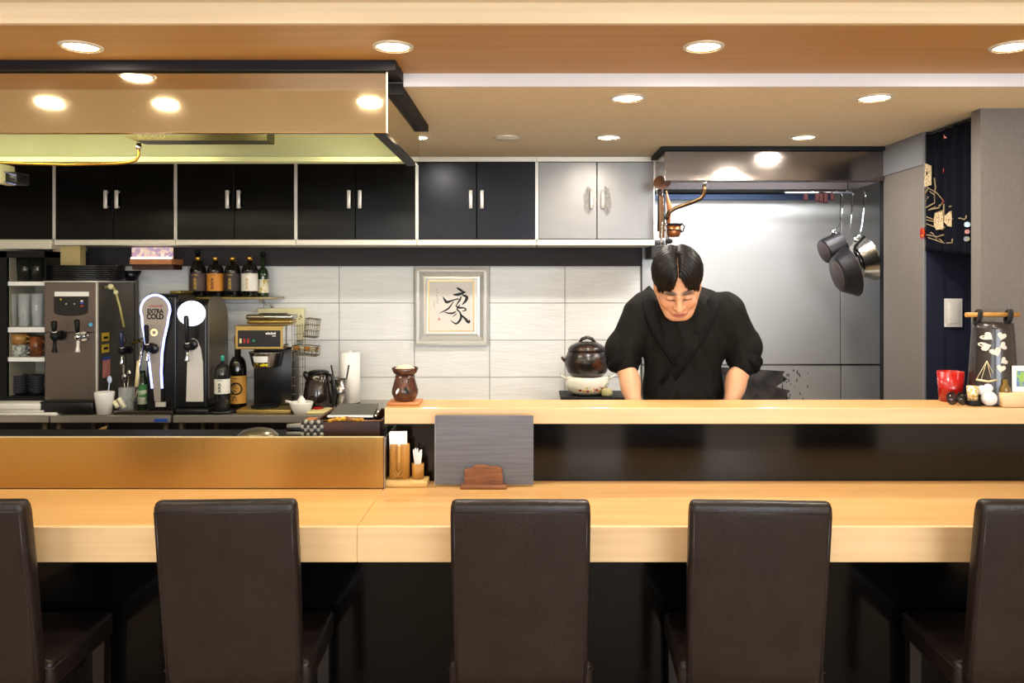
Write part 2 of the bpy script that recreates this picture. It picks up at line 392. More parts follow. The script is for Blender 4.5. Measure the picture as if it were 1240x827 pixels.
for i, (x, y) in enumerate(((-1.86, 1.62), (-1.42, 1.6), (-.615, 1.62), (.35, 1.6), (1.25, 1.6), (-2.4, -.3), (-1.2, -.3), (0, -.3), (1.2, -.3), (2.2, -.3), (-2.4, -1.7), (-1.2, -1.7), (0, -1.7), (1.2, -1.7), (2.2, -1.7))):  # the two rear rows are unseen lamps added for frontal fill
    downlight(x, y, ZD, .045, P_DINING if y > 0 else P_ROOM_FILL, WARM, 'round downlight in the dining ceiling: seat row, plus fill rows added behind', 'downlights in the dining ceiling')
obj('smoke_detector', MB().lathe([(.0001, -.014), (.03, -.014), (.05, -.009), (.058, 0)], (wx(614, 3.363), 3.363, ZC)), 'alu',
    label='flat pale disc detector on the beige ceiling', cat='detector')

# ------------------------------------------------------------------ big hood, left
t = thing('kitchen_hood', 'large polished steel extractor hood hanging over the left side of the kitchen', 'hood', (-1.7, 2.7, 1.998))
XH = -.418; zt = 2.178; hb = 3.05; zr = 1.998
obj('front_panel', MB().rbox(-3.25, XH, 2.357, 2.367, zr, zt, .002, 1, smooth=False), 'hoodsteel', t)
obj('side_panel', MB().prism([(2.367, zr), (hb, zr), (hb, 2.14), (2.5, 2.14), (2.5, zt), (2.367, zt)], XH - .01, XH, 'x'), 'hoodsteel', t)
obj('back_panel', box(-3.25, XH - .01, hb - .01, hb, zr + .01, 2.14), 'hoodin', t)
obj('gutter', MB().rbox(-3.25, XH - .05, hb - .028, hb - .0102, zr + .012, zr + .036, .003, 1, smooth=False), mat('pale_gutter', '#cfcf9a', .35, metal=.4), t)
obj('rim', box(XH - .045, XH - .0102, 2.3702, hb - .012, zr, zr + .01), 'black', t)
obj('rim', box(-3.25, XH - .05, 2.3675, 2.38, zr, zr + .01), 'steel', t)
obj('inner_top', box(-3.25, XH - .011, 2.368, hb - .011, 2.13, 2.139), 'hoodin', t)
obj('corner_strip', box(XH - .003, XH + .001, 2.3555, 2.358, zr, zt), 'alu', t)
mb = MB(); mb.box(-3.3, -.391, 2.335, 2.5, zt + .001, ZS); mb.box(-3.3, -.391, 2.5, 3.11, 2.142, ZC)
mb.box(-3.3, -.391, 2.487, 2.4995, 2.142, zt)
obj('hood_surround', mb, 'filler', label='black filler boards between the big hood and the ceiling', cat='filler board')
g = thing('lamp_housing', 'dark metal housing inside the big hood with raised lettering', 'lamp', (wx(236, 2.6), 2.64, 2.02))
x0, x1 = wx(150, 2.6), wx(323, 2.6)
mb = MB().prism([(x0, 2.1), (x0 + .004, 2.03), (x0 + .035, 2.0185), (x1, 2.0185), (x1, 2.1)], 2.6, 2.68)
obj('housing', mb, mat('greasy_dark_metal', '#4a4222', .35, metal=.6), g)
text('lettering', 'SUGACO', mat('worn_gilt', '#7a6c30', .5), (wx(183, 2.598), 2.5995, wz(165.5, 2.6)), .022, g)
for x in (-2.3, -1.85, -1.35, -.75):
    tb = thing('hood_lamp', 'fluorescent tube lamp hidden inside the big hood', 'lamp', (x, 2.42, 2.12), 'tubes in the big hood')
    obj('tube', MB().cyl((x - .18, 2.42, 2.115), (x + .18, 2.42, 2.115), .008), 'glow', tb)
    area('tube_light', (x, 2.43, 2.10), (0, .55, -.55), .36, .05, P_LEFT_HOOD/4, (1.0, .98, .66), parent=tb)
pp = [(wx(a, 2.66), 2.66, wz(b, 2.66)) for a, b in ((168, 176), (168, 184), (167.6, 189), (165, 193.5), (158, 196.3), (140, 198), (80, 199.3), (30, 198), (-30, 195.5))]
g = thing('suppression_pipe', 'thin brassy pipe running left below the hood rim', 'pipe', pp[0])
obj('tube', MB().tube(pp, .0052, 10), 'gold', g)
obj('nozzle', MB().ball((wx(168, 2.66), 2.66, wz(178, 2.66)), .011).cyl((wx(168, 2.66), 2.66, 2.0), (wx(168, 2.66), 2.66, 2.02), .008), 'chrome', g)
g = thing('hood_bracket', 'small brass bracket at the rear corner of the big hood', 'bracket', (wx(498, 3.0), 3.03, 2.0))
obj('knob', MB().ball((wx(497, 3.04), 3.04, wz(190, 3.04)), .006).ball((wx(497, 3.04), 3.04, wz(198, 3.04)), .009), 'gold', g)
obj('clip', MB().rbox(wx(501, 3.06), wx(508, 3.06), 3.055, 3.07, wz(197, 3.06), wz(189, 3.06), .002, 1), 'chrome', g)
g = thing('wall_fan', 'small dark square device under the hood beside the far-left cabinet', 'device', (wx(8, 3.0), 3.02, wz(221, 3.0)))
obj('casing', MB().rbox(wx(6, 3.0), wx(20, 3.0), 3.0, 3.08, wz(222, 3.0), wz(208, 3.0), .004), 'blackp', g)
obj('front', MB().rbox(wx(-6, 2.99), wx(4, 2.99), 2.97, 3.06, wz(222, 2.98), wz(198, 2.98), .004), 'cream', g)
obj('edge_strip', MB().tube([(wx(5, 2.99), 2.99, wz(208, 2.99)), (wx(20, 2.99), 2.99, wz(213, 2.99))], .002).tube([(wx(5, 2.99), 2.99, wz(220, 2.99)), (wx(20, 2.99), 2.99, wz(224, 2.99))], .002), mat('blue_chrome', '#8fa0e0', .2, metal=.7), g)

# ------------------------------------------------------------------ right hood
t = thing('small_hood', 'smaller brushed steel hood above the chef and the hanging pans', 'hood', (1.1, 3.9, 2.013))
xl, xr2, yf = .618, XR - .002, 3.61
obj('front_panel', MB().rbox(xl, xr2, yf, yf + .01, 2.013, 2.148, .002, 1, smooth=False), mat('satin_hood_steel', '#8d8682', 0.15, metal=1.0, rvar=.03, scale=(1.5, 1.5, 70), bump=.0001, bscale=(200, 3, 3)), t)
obj('side_panel', box(xl, xl + .008, yf + .01, YB - .02, 2.013, 2.148), 'steel', t)
obj('side_panel', box(xr2 - .01, xr2, yf + .01, YB - .02, 2.013, 2.148), 'steel', t)
obj('top_panel', box(xl + .008, xr2 - .01, yf + .01, YB - .02, 2.14, 2.148), 'steel', t)
obj('gutter', MB().rbox(xl + .01, xr2 - .012, YB - .05, YB - .022, 1.985, 2.018, .003, 1, smooth=False), mat('blue_grey_steel', '#5a6a8a', .3, metal=.7), t)
obj('filter_housing', box(xl + .01, xr2 - .012, 4.0, YB - .022, 2.020, 2.135), mat('brown_filter', '#170b08', .7), t)
obj('inner_lip', box(xl + .01, xr2 - .012, yf + .011, yf + .05, 2.013, 2.02), mat('brown_grease_metal', '#2a150e', .6), t)
mb = MB().box(.600, XR - .001, 3.59, YB - .02, 2.149, ZC - .0005)
obj('hood_surround', mb, 'filler', label='black filler board on top of the smaller hood', cat='filler board')
for x in (1.1,):
    tb = thing('hood_lamp', 'fluorescent tube lamp inside the smaller hood', 'lamp', (x, 3.70, 2.12), 'tubes in the smaller hood')
    obj('tube', MB().cyl((x - .42, 3.68, 2.115), (x + .42, 3.68, 2.115), .008), 'glow', tb)
    area('tube_light', (x, 3.70, 2.10), (0, .9, -.35), .84, .04, P_RIGHT_HOOD, (.93, .95, 1.0), parent=tb)
pp = [(wx(a, d), d, wz(b, d)) for a, b, d in ((853, 222, 3.8), (853, 231, 3.8), (852, 236, 3.8), (848, 241, 3.8), (838, 245, 3.79), (818, 252, 3.76), (810, 257, 3.74), (807, 265, 3.72))]
g = thing('nozzle_pipe', 'bent brown pipe hanging under the smaller hood front', 'pipe', pp[0])
obj('tube', MB().tube(pp, .010, 10), mat('old_brass', '#3a260c', .3, metal=.8), g)
obj('fitting', MB().cyl((wx(853, 3.8), 3.8, wz(217, 3.8)), (wx(853, 3.8), 3.8, wz(226, 3.8)), .013), 'chrome', g)

# ------------------------------------------------------------------ wall cabinets
DC = 3.9; ztop = ZC - .001; zd1 = wz(196, DC); zd0 = wz(290, DC); zb = wz(297, DC)
xsd = [-3.05, wx(66, DC), wx(213, DC), wx(358.5, DC), wx(505, DC), wx(650, DC), wx(793, DC)]
clab = ['black wall cabinet at the far left, cut off by the frame', 'black double-door wall cabinet above the tap dispenser', 'black double-door wall cabinet above the bottle shelf',
        'black double-door wall cabinet left of the hood corner, over bare tiles', 'black wall cabinet, window sheen in its blue-black colour, with worn handles above the framed calligraphy', 'black wall cabinet, window glare in its grey colour, with scuffed handles next to the smaller hood']
doorm = ['cab_black', 'cab_black', 'cab_black', 'cab_black', 'cab_sheen_tint', 'door_glare_tint']
M['door_glare_tint'] = mat('worn_black_door_glare_tint', '#73706c', 0.36, metal=0.8, rvar=0.08, scale=(3, 3, 3), bump=0.0008, bscale=(16, 16, 16))  # black door greyed: window glare is mixed into the base colour
M['scuff'] = mat('scuffed_patch', '#5f5c58', 0.5, metal=0.7, var='#7a7671', scale=(70, 70, 70))
hx = [None, (131, 144.3), (277.5, 291), (423.8, 437), (570.5, 584), (716, 729.5)]
for i in range(6):
    x0, x1 = xsd[i], xsd[i+1]
    t = thing('wall_cabinet', clab[i], 'cabinet', ((x0+x1)/2, 4.07, zb), 'wall cabinets')
    obj('body', box(x0 + .001, x1 - .001, DC + .012, YB - .045, zd0 - .01, ztop), 'black', t)
    obj('top_trim', box(x0 + .001, x1 - .001, DC - .004, DC + .0115, zd1 + .001, ztop), 'alu', t)
    if i == 0: obj('bottom_trim', MB().rbox(x0, x1 - .001, DC - .03, YB - .045, wz(302, DC), zd0 - .001, .003, 1, smooth=False), 'alu', t)
    else: obj('bottom_trim', MB().rbox(x0 + .001, x1 - .001, DC - .006, YB - .045, zb, zd0 - .001, .002, 1, smooth=False), 'alu', t)
    for s in (x0 + .001, x1 - .007): obj('side_strip', box(s, s + .006, DC - .004, DC + .0115, zd0, zd1), 'silver', t)
    mid = (hx[i][0] + hx[i][1])/2 if hx[i] else None
    xm = wx(mid, DC) if mid else (x0+x1)/2
    for a, b, hpx in ((x0 + .0085, xm - .0015, hx[i] and hx[i][0]), (xm + .0015, x1 - .0085, hx[i] and hx[i][1])):
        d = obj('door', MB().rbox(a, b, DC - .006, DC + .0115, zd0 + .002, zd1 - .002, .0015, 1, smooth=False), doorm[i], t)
        if hpx:
            hc = wx(hpx, DC)
            h = MB().rbox(hc - .0085, hc + .0085, DC - .03, DC - .022, wz(253, DC), wz(231, DC), .002, 1)
            for q in (233, 251): h.box(hc - .005, hc + .005, DC - .023, DC - .006, wz(q, DC) - .004, wz(q, DC) + .004)
            obj('handle', h, 'silver', d)
            if i == 5:
                poly = []
                for k in range(22):
                    a_ = 2*PI*k/22; rr = random.uniform(.75, 1.1)
                    poly.append((hc + (-.012 if hpx < 722 else .012) + .032*rr*math.cos(a_)*(1 if (math.cos(a_) < 0) == (hpx < 722) else .35), wz(243, DC) + .075*rr*math.sin(a_)))
                obj('scuff', MB().prism(poly, DC - .0064, DC - .0059), 'scuff', d)
# beige duct block beneath the far-left cabinets
obj('duct_box', pbox(64, 97, 296, 321, 3.95, 4.0), mat('beige_duct', '#b5a06c', .6), label='beige boxed duct under the wall cabinets above the tray stack', cat='duct')
# back wall shelf light (backlit stained panel on a wooden base)
g = thing('shelf_lantern', 'small lit lantern with pastel patterned panel on a wooden base under the cabinets', 'lamp', (wx(183, 4.0), 4.02, wz(320, 4.0)))
obj('base', pbox(157, 208, 313.5, 320, 3.97, 4.1), 'redwood', g)
obj('lower_base', pbox(160, 210, 320.3, 326.5, 4.0, 4.1), mat('dark_red_wood', '#3a1512', .5), g)
M['lantern_lit'] = mat('lit_pastel_paper', '#5a4c48', .7, emit='#ffe2c8', estr=1.0)
nt = M['lantern_lit'].node_tree; b = nt.nodes['Principled BSDF']
vo = nt.nodes.new('ShaderNodeTexVoronoi'); vo.inputs['Scale'].default_value = 55; ge = nt.nodes.new('ShaderNodeNewGeometry'); cr = nt.nodes.new('ShaderNodeValToRGB')
nt.links.new(ge.outputs['Position'], vo.inputs['Vector']); nt.links.new(vo.outputs['Color'], cr.inputs[0])
e = cr.color_ramp.elements; e[0].color = (*lin('#c88a9a'), 1); e[1].color = (*lin('#fff0d8'), 1)
q = e.new(.35); q.color = (*lin('#b8a0c8'), 1); q = e.new(.6); q.color = (*lin('#ffd2b8'), 1)
nt.links.new(cr.outputs[0], b.inputs['Emission Color'])
obj('panel', pbox(159.5, 205.5, 299.5, 313.4, 3.98, 4.02), 'lantern_lit', g)
obj('light_strip', pbox(158.5, 207, 311.8, 313.4, 3.972, 3.979), 'glow', g)

# ------------------------------------------------------------------ framed calligraphy
D = 4.2
g = thing('framed_calligraphy', 'silver framed brush calligraphy hanging on the white tiles', 'picture', (wx(547, D), 4.22, wz(418, D)))
X0, X1, Z0, Z1 = wx(502, D), wx(591.5, D), wz(418, D), wz(324, D)
prof = [(0, 0), (0, -.028), (.012, -.034), (.018, -.026), (.03, -.036), (.05, -.02), (.062, -.022), (.066, -.012)]
mb = MB(); cs = [(X0, Z0, 1, 1), (X1, Z0, -1, 1), (X1, Z1, -1, -1), (X0, Z1, 1, -1)]
vs = [];
for cx, cz, dx, dz in cs:
    for a, h in prof: vs.append((cx + dx*a*.95, 4.226 + h, cz + dz*a*.95))
n = len(prof); fs = []
for k in range(4):
    for j in range(n-1): fs.append((k*n + j, ((k+1) % 4)*n + j, ((k+1) % 4)*n + j + 1, k*n + j + 1))
mb.add(vs, fs); obj('frame', mb, 'frame', g)
obj('backing', box(X0 + .005, X1 - .005, 4.214, 4.2275, Z0 + .005, Z1 - .005), 'white', g)
A0, A1, B0, B1 = wx(518.8, D), wx(574, D), wz(401, D), wz(340, D)
obj('gold_fillet', MB().box(A0, A1, 4.206, 4.2138, B0, B0+.003).box(A0, A1, 4.206, 4.2138, B1-.003, B1).box(A0, A0+.003, 4.206, 4.2138, B0, B1).box(A1-.003, A1, 4.206, 4.2138, B0, B1), 'gold', g)
obj('paper', box(A0 + .003, A1 - .003, 4.2105, 4.2135, B0 + .003, B1 - .003), mat('art_paper', '#d6cfc6', .8), g)
def zf(x, y, wd): return (wx(490 + x/7.19, D), wz(310 + y/7.19, D), wd/7.19/F*D)
strokes = [[(450, 275, 6), (475, 290, 22), (520, 318, 12)], [(418, 338, 6), (470, 334, 26), (530, 312, 10)], [(500, 338, 12), (540, 358, 26), (527, 395, 22), (498, 425, 6)],
  [(328, 352, 3), (350, 385, 20), (368, 402, 24), (420, 385, 12), (470, 372, 12)], [(492, 350, 8), (478, 385, 16), (445, 432, 6)], [(425, 395, 6), (385, 452, 14), (345, 478, 12), (298, 498, 2)],
  [(345, 492, 6), (410, 500, 16), (450, 480, 6)], [(440, 432, 6), (470, 450, 18), (515, 452, 12), (532, 470, 14), (500, 482, 5)],
  [(480, 425, 8), (455, 462, 12), (482, 495, 14), (488, 545, 20), (448, 590, 16), (398, 560, 4)], [(478, 502, 6), (520, 540, 20), (556, 578, 24), (566, 556, 6)], [(415, 530, 3), (435, 515, 8), (455, 500, 4)]]
mb = MB()
for s in strokes: mb.stroke([zf(*p) for p in s], 4.2103)
for (x, y) in ((278, 300), (282, 318), (276, 345), (283, 362), (288, 380), (280, 395), (286, 410), (252, 395), (256, 412), (252, 430), (257, 445)):
    a, b_ = random.uniform(-7, 7), random.uniform(-5, 5); mb.stroke([zf(x-4, y+b_/2, 3), zf(x+a/2, y-3, 4), zf(x+4, y+3, 2)], 4.2103)
obj('brushwork', mb, 'ink', g)
obj('seal', box(zf(288, 0, 1)[0], zf(308, 0, 1)[0], 4.2098, 4.2104, zf(0, 560, 1)[1], zf(0, 542, 1)[1]), mat('faded_red_seal', '#c98a80', .8), g)

# ------------------------------------------------------------------ worktops at the back
ZW = .928
M['topsteel'] = mat('worktop_steel', '#aaa69e', 0.33, metal=0.7, rvar=.05, scale=(40, 3, 3))
M['wire'] = mat('dull_wire', '#857c68', 0.3, metal=0.9)
def worktop(x0, x1, yf_, label, z=ZW, m='topsteel'):
    t = thing('steel_worktop', label, 'worktop', ((x0+x1)/2, 4.0, 0))
    obj('top', MB().rbox(x0, x1, yf_, YB - .012, z - .036, z, .004, 1, smooth=False), m, t)
    obj('shelf', box(x0 + .02, x1 - .02, yf_ + .05, YB - .02, .45, .48), 'steel', t)
    for x in (x0 + .03, x1 - .03):
        for y in (yf_ + .03, YB - .05): obj('leg', MB().cyl((x, y, FZ), (x, y, z - .036), .016), 'steel', t)
    return t
XA = wx(60, 3.74); XB = wx(206, 3.74)
worktop(-3.1, XA - .006, 3.74, 'blue-grey steel worktop at the far left under the white boards')
t = worktop(XA, XB, 3.74, 'steel worktop under the tap dispenser with a small blue badge')
obj('badge', box(wx(187, 3.738), wx(203, 3.738), 3.737, 3.7399, ZW - .03, ZW - .016), 'blue', t)
worktop(XB + .012, wx(462, 3.74), 3.74, 'steel worktop under the coffee machine and kettle')
worktop(wx(470, 3.74), 1.60, 3.78, 'steel worktop along the tiles behind the chef', .90)
# stove-top shelf the clay pot stands on
g = thing('pot_table', 'low black stand under the clay pot beside the chef', 'stand', (wx(720, 4.0), 4.0, .901))
obj('top', MB().rbox(wx(679, 3.92), wx(772, 3.92), 3.92, 4.16, wz(484.5, 3.92), wz(481, 3.92), .003), 'black', g)
for x in (wx(683, 3.95), wx(766, 3.95)):
    for y in (3.95, 4.13): obj('leg', MB().cyl((x, y, .901), (x, y, wz(484.4, 3.92)), .01), 'black', g)
# tank and pipes below the left worktop are just dark
# ------------------------------------------------------------------ glass cabinet with cups, far left
D = 3.83
x0, x1 = wx(0, D), wx(55.5, D); g = thing('display_case', 'tall black open cabinet with white shelves of glasses at the far left', 'cabinet', ((x0+x1)/2, 3.97, ZW))
zt_, zb_ = wz(304, D), wz(489, D)
obj('side', box(x0 - .02, wx(8, D), D, 4.1, zb_, zt_), 'black', g); obj('side', box(wx(54, D), wx(55.5, D), D, 4.1, zb_, zt_), 'black', g)
obj('top', box(x0 - .02, x1, D, 4.1, zt_ - .03, zt_), 'black', g); obj('bottom', box(wx(8, D), wx(54, D), D, 4.1, zb_, wz(480, D)), 'black', g)
obj('back', box(wx(8, D), wx(54, D), 4.05, 4.1, zb_, zt_), mat('brown_grey_back', '#8d8776', .6), g)
obj('foot', box(x0, x1, D + .05, 4.1, ZW, zb_), 'black', g)
obj('side_lining', box(wx(8, D), wx(8, D) + .003, D + .02, 4.049, wz(480, D), zt_ - .031), M['brown_grey_back'] if 'brown_grey_back' in M else MATS['brown_grey_back'], g)
shz = {}
for y0_, y1_ in ((341, 346), (396.5, 402.5), (433, 438)):
    shz[y0_] = wz(y0_, D); obj('shelf', box(wx(8, D), wx(54, D), D + .01, 4.05, wz(y1_, D), wz(y0_, D)), 'white', g)
def tumbler(x, y, z, r, h, label, group, m='glass'):
    return obj('drinking_glass', MB().lathe([(.0001, .004), (r*.72, .004), (r*.95, h), (r, h), (r*.8, 0), (.0001, 0)], (x, y, z), n=20), m, label=label, cat='glass', group=group)
for i, px in enumerate((17, 31, 46)):
    tumbler(wx(px, 3.92), 3.92, shz[341] + .001, .036, .115, ['smoky tall glass on the top shelf, nearest the frame edge', 'smoky tall glass on the top shelf, middle one', 'smoky tall glass on the top shelf beside the tray stack'][i], 'glasses on the top shelf', 'dglass')
for j, d in enumerate((3.885, 3.97)):
    for i, px in enumerate((14, 29, 45)):
        tumbler(wx(px + j*3, d), d, shz[396.5] + .001, .028, .16, 'clear %s drinking glass on the second shelf, %s row' % (['outermost', 'middle', 'innermost'][i], ['front', 'rear'][j]), 'glasses on the second shelf')
def mug(px, py, w_, h_, m, label, d=3.90, z=None):
    x = wx(px, d); zb0 = wz(py, d) if z is None else z; r = w_/F*d/2; h = h_/F*d
    t = thing('mug', label, 'cup', (x, d, zb0))
    obj('body', MB().lathe([(.0001, .003), (r*.8, .003), (r*.93, h), (r, h), (r*.9, 0), (.0001, 0)], (x, d, zb0), n=20), m, t)
    obj('handle', MB().tube([(x + r*.9 + .022*math.sin(PI*k/8), d, zb0 + h*.2 + h*.6*k/8) for k in range(9)], .004), m, t)
zs3 = shz[433]
M['mug1'] = mat('ochre_stoneware', '#b58a4a', .4, var='#8a5a2c', scale=(30, 30, 30)); M['mug2'] = mat('grey_patterned_stoneware', '#b3b4a8', .4, var='#5d5f66', scale=(55, 55, 55), lo=.5, hi=.6)
M['mug3'] = mat('brown_stoneware', '#3b2418', .35, var='#8a4a20', scale=(22, 22, 22))
mug(24, 0, 19, 14, 'mug2', 'grey patterned mug at the bottom of the mug stack', z=zs3 + .001)
mug(23, 0, 19, 13, 'mug1', 'ochre mug stacked on the grey patterned mug', z=zs3 + .001 + 14/F*3.90 + .001)
mug(44, 0, 15, 24, 'mug3', 'dark brown tall mug on the third shelf', z=zs3 + .001)
for j, (px, rr) in enumerate(((23, .042), (45, .034))):
    for k in range(8):
        zz = wz(480, D) + .002 + k*.011
        obj('dish', MB().lathe([(.0001, 0), (rr*.6, 0), (rr, .014), (rr*.97, .0155), (rr*.55, .004), (.0001, .004)], (wx(px, 3.91), 3.91, zz), n=20), mat('dark_grey_dish', '#33323a', .3),
            label='%s of the %s dark stack in the display case' % (['lowest dish', 'second lowest dish', 'third lowest dish', 'fourth lowest dish', 'fourth dish from the top', 'third dish from the top', 'next-to-top dish', 'topmost dish'][k], ['wide', 'narrow'][j]), cat='dish', group='dishes on the bottom shelf')
# white boards in front
for k, (a, b, c, d_, lab) in enumerate(((-25, 47, 489, 497.0, 'white plastic board on top of the pile at the far left'), (-25, 51, 497.4, 499.6, 'thin white board in the middle of the pile at the far left'), (-25, 67, 500, 503.8, 'widest white board at the bottom of the pile at the far left'))):
    obj('white_board', MB().rbox(wx(a, 3.73), wx(b, 3.73), 3.735, 3.95, wz(d_, 3.73) + .0006, wz(c, 3.73), .002, 1), 'white', label=lab, cat='board', group='white boards')
# ------------------------------------------------------------------ soda dispenser
D = 3.8
g = thing('drink_dispenser', 'brown-grey steel drink dispenser with a black control panel and two taps', 'dispenser', (wx(86, D), 3.95, ZW))
x0, x1 = wx(54.5, D), wx(118.5, D); zt_, zb_ = wz(341, D), wz(484, D)
M['disp'] = mat('mauve_brown_steel', '#6c605a', .38, metal=.6, rvar=.05, scale=(40, 3, 3)); M['dispside'] = mat('dark_steel_side', '#6e665c', .35, metal=.7, var='#4c463e', scale=(4, 4, 4))
obj('body', box(x0 + .003, x1 - .001, D + .004, 4.15, zb_ - .05, zt_ - .004), 'dispside', g)
obj('front_panel', MB().rbox(x0, x1, D - .006, D + .003, wz(402, D), wz(342, D), .002, 1, smooth=False), 'disp', g)
obj('front_panel', MB().rbox(x0, x1, D - .002, D + .003, zb_, wz(403, D), .002, 1, smooth=False), 'disp', g)
obj('edge_trim', box(x1 - .006, x1 + .001, D - .008, D + .004, zb_, zt_ - .003), 'silver', g)
obj('top', MB().rbox(x0 - .004, x1 + .004, D - .008, 4.16, zt_ - .004, zt_ + .004, .002, 1), 'silver', g)
obj('name_strip', pbox(66, 107.5, 353.2, 358.8, D - .008, D - .005), 'white', g)
poly = [(wx(66.5, D), wz(359, D)), (wx(107.5, D), wz(359, D)), (wx(107.5, D), wz(378, D))] + [(wx(87 + 20.5*math.cos(a), D), wz(378 + 4.5*math.sin(a), D)) for a in [PI*k/10 for k in range(1, 10)]] + [(wx(66.5, D), wz(378, D))]
cp = obj('control_panel', MB().prism(poly, D - .009, D - .0055), 'blackp', g)
for a, b, m_, w_ in ((99, 367, 'blue', 2), (99, 370.5, 'red', 2), (99, 364.5, 'white', 1.5), (73.5, 362.5, 'yellow', .8), (80, 368, 'tapgrey', 1), (90, 368, 'tapgrey', 1)):
    obj('indicator', pbox(a - w_, a + w_, b - .9, b + .9, D - .0105, D - .0088), m_, cp)
obj('badge', MB().cyl((wx(111, D), D - .005, wz(393, D)), (wx(111, D), D - .010, wz(393, D)), .009), mat('sky_blue', '#4fa3c8', .4), g)
obj('data_plate', pbox(77, 106, 470, 480, D - .004, D - .0015), mat('brown_plate', '#574b44', .5), g)
def tap(parent, px, py, d, hh=22, bodym='chrome', spout='chrome', lever='black', s=1.0, name='tap', wall=None):
    """lever tap: body toward the viewer, lever up, spout down"""
    x = wx(px, d); z = wz(py, d); yb = wall if wall else d + .07
    b_ = obj(name, MB().cyl((x, yb, z), (x, d, z), .011*s).ball((x, d, z), .018*s).lathe([(.02*s, 0), (.02*s, .008)], (x, yb - .009, z), (0, 1, 0)), bodym, parent)
    obj('lever', MB().lathe([(.006*s, .0), (.0095*s, .02), (.0115*s, hh/F*d*.9), (.009*s, hh/F*d), (.0001, hh/F*d + .002)], (x, d - .004, z + .014*s), (0, -.08, 1)), lever, b_)
    obj('collar', MB().lathe([(.011*s, 0), (.008*s, .012*s)], (x, d - .002, z + .008*s)), 'silver', b_)
    obj('spout', MB().lathe([(.007*s, 0), (.0065*s, .03*s), (.011*s, .052*s), (.010*s, .055*s)], (x, d, z - .01*s), (0, -.05, -1)), spout, b_)
    return b_
tap(g, 66.5, 407, D - .06, 14, 'black', 'black', 'black', 1.2, wall=D-.004)
tap(g, 94.5, 408, D - .06, 17, 'chrome', 'silver', 'black', 1.1, wall=D-.004)
obj('drip_tray', MB().rbox(wx(49, 3.76), wx(115, 3.76), 3.745, D - .003, wz(500.5, 3.76), wz(486, 3.76), .008), 'blackp', g)
obj('sticker', MB().box(x1 + .0, x1 + .0015, 3.835, 3.9, wz(413, 3.86), wz(403, 3.86)), 'yellow', g); obj('sticker', MB().box(x1 + .0, x1 + .0015, 3.835, 3.9, wz(427, 3.86), wz(417, 3.86)), 'yellow', g)
for y in (409, 422): obj('sticker_slot', box(x1 + .0015, x1 + .002, 3.85, 3.89, wz(y + 1.5, 3.86), wz(y - 1.5, 3.86)), 'black', g)
obj('warning_sticker', MB().box(x1, x1 + .0015, 3.845, 3.91, wz(457, 3.87), wz(436, 3.87)), mat('pale_red_print', '#d8a090', .6, var='#c8524a', scale=(90, 90, 90)), g)
obj('warning_sticker', MB().box(x1, x1 + .0015, 3.845, 3.91, wz(435.8, 3.87), wz(432, 3.87)), 'blue', g)
hp = [(x1, 3.86, wz(348, 3.86)), (x1 + .03, 3.86, wz(347, 3.86)), (x1 + .045, 3.86, wz(349, 3.86)), (x1 + .055, 3.86, wz(354, 3.86)), (x1 + .075, 3.86, wz(372, 3.86)), (x1 + .095, 3.86, wz(396, 3.86))]
obj('elbow_fitting', MB().ball(hp[1], .014).ball(hp[3], .011), 'cream', g)
obj('hose', MB().tube(hp, .006), mat('yellowed_hose', '#a59a5c', .4), g)
# black trays on top
for k in range(7):
    z = zt_ + .0055 + k*.0105; dx = random.uniform(-.003, .003)
    obj('serving_tray', MB().lathe([(.0001, .001), (.175, .001), (.183, .011), (.186, .011), (.179, 0), (.0001, 0)], (wx(104, 3.97) + dx, 3.97, z), n=36, sy=.82), 'blackp',
        label=['lowest black tray, resting on the dispenser', 'second lowest black tray of the stack on the dispenser', 'third lowest black tray of the stack on the dispenser', 'middle black tray of the stack on the dispenser', 'third from top of the black trays on the dispenser', 'black tray just under the topmost one on the dispenser', 'topmost black tray on the dispenser'][k], cat='tray', group='black trays on the dispenser')
obj('black_bowl', MB().lathe([(.0001, 0), (.03, 0), (.05, .05), (.047, .05), (.0001, .006)], (wx(154, 4.05), 4.09, zt_ + .005), n=24), 'blackp', label='small black bowl beside the stack of black trays', cat='bowl')
obj('steel_splash_box', box(wx(120, 4.16) + .03, wx(163, 4.16), 4.165, 4.205, ZW, wz(338.5, 4.15)), 'dispside', label='dull steel sheet standing behind the hose, next to the dispenser', cat='panel')

# free tap column between the dispenser and the lit tower
D = 3.82
g = thing('tap_column', 'slim dark tap column with a black lever beside the dispenser', 'tap', (wx(150, D), D, ZW))
obj('column', MB().cyl((wx(150, 3.9), 3.9, ZW), (wx(150, 3.9), 3.9, wz(412, 3.9)), .014).ball((wx(150, 3.9), 3.9, wz(412, 3.9)), .018), 'dispside', g)
tap(g, 148, 425, D, 20, 'black', 'chrome', mat('navy_lever', '#1c2440', .3), 1.0, wall=3.89)
D = 3.78
g = thing('spare_tap', 'chrome swan-neck tap with a tall spout in front of the lit tower', 'tap', (wx(164, D), D, ZW + .021))
pp = [(wx(160, 3.84), 3.84, wz(418, D)), (wx(166, D), 3.83, wz(412, D)), (wx(170, D), 3.80, wz(420, D)), (wx(169, D), D, wz(440, D)), (wx(165.5, D), D, wz(465, D)), (wx(164, D), D, wz(488, D))]
obj('spout', MB().tube(pp, [.008, .01, .01, .008, .0085, .009], 12), 'chrome', g)
obj('sleeve', MB().cyl((wx(168.3, D), D - .0005, wz(437, D)), (wx(165.5, D), D - .0005, wz(468, D)), .0095), mat('white_gold_sleeve', '#e2cf9c', .3), g)
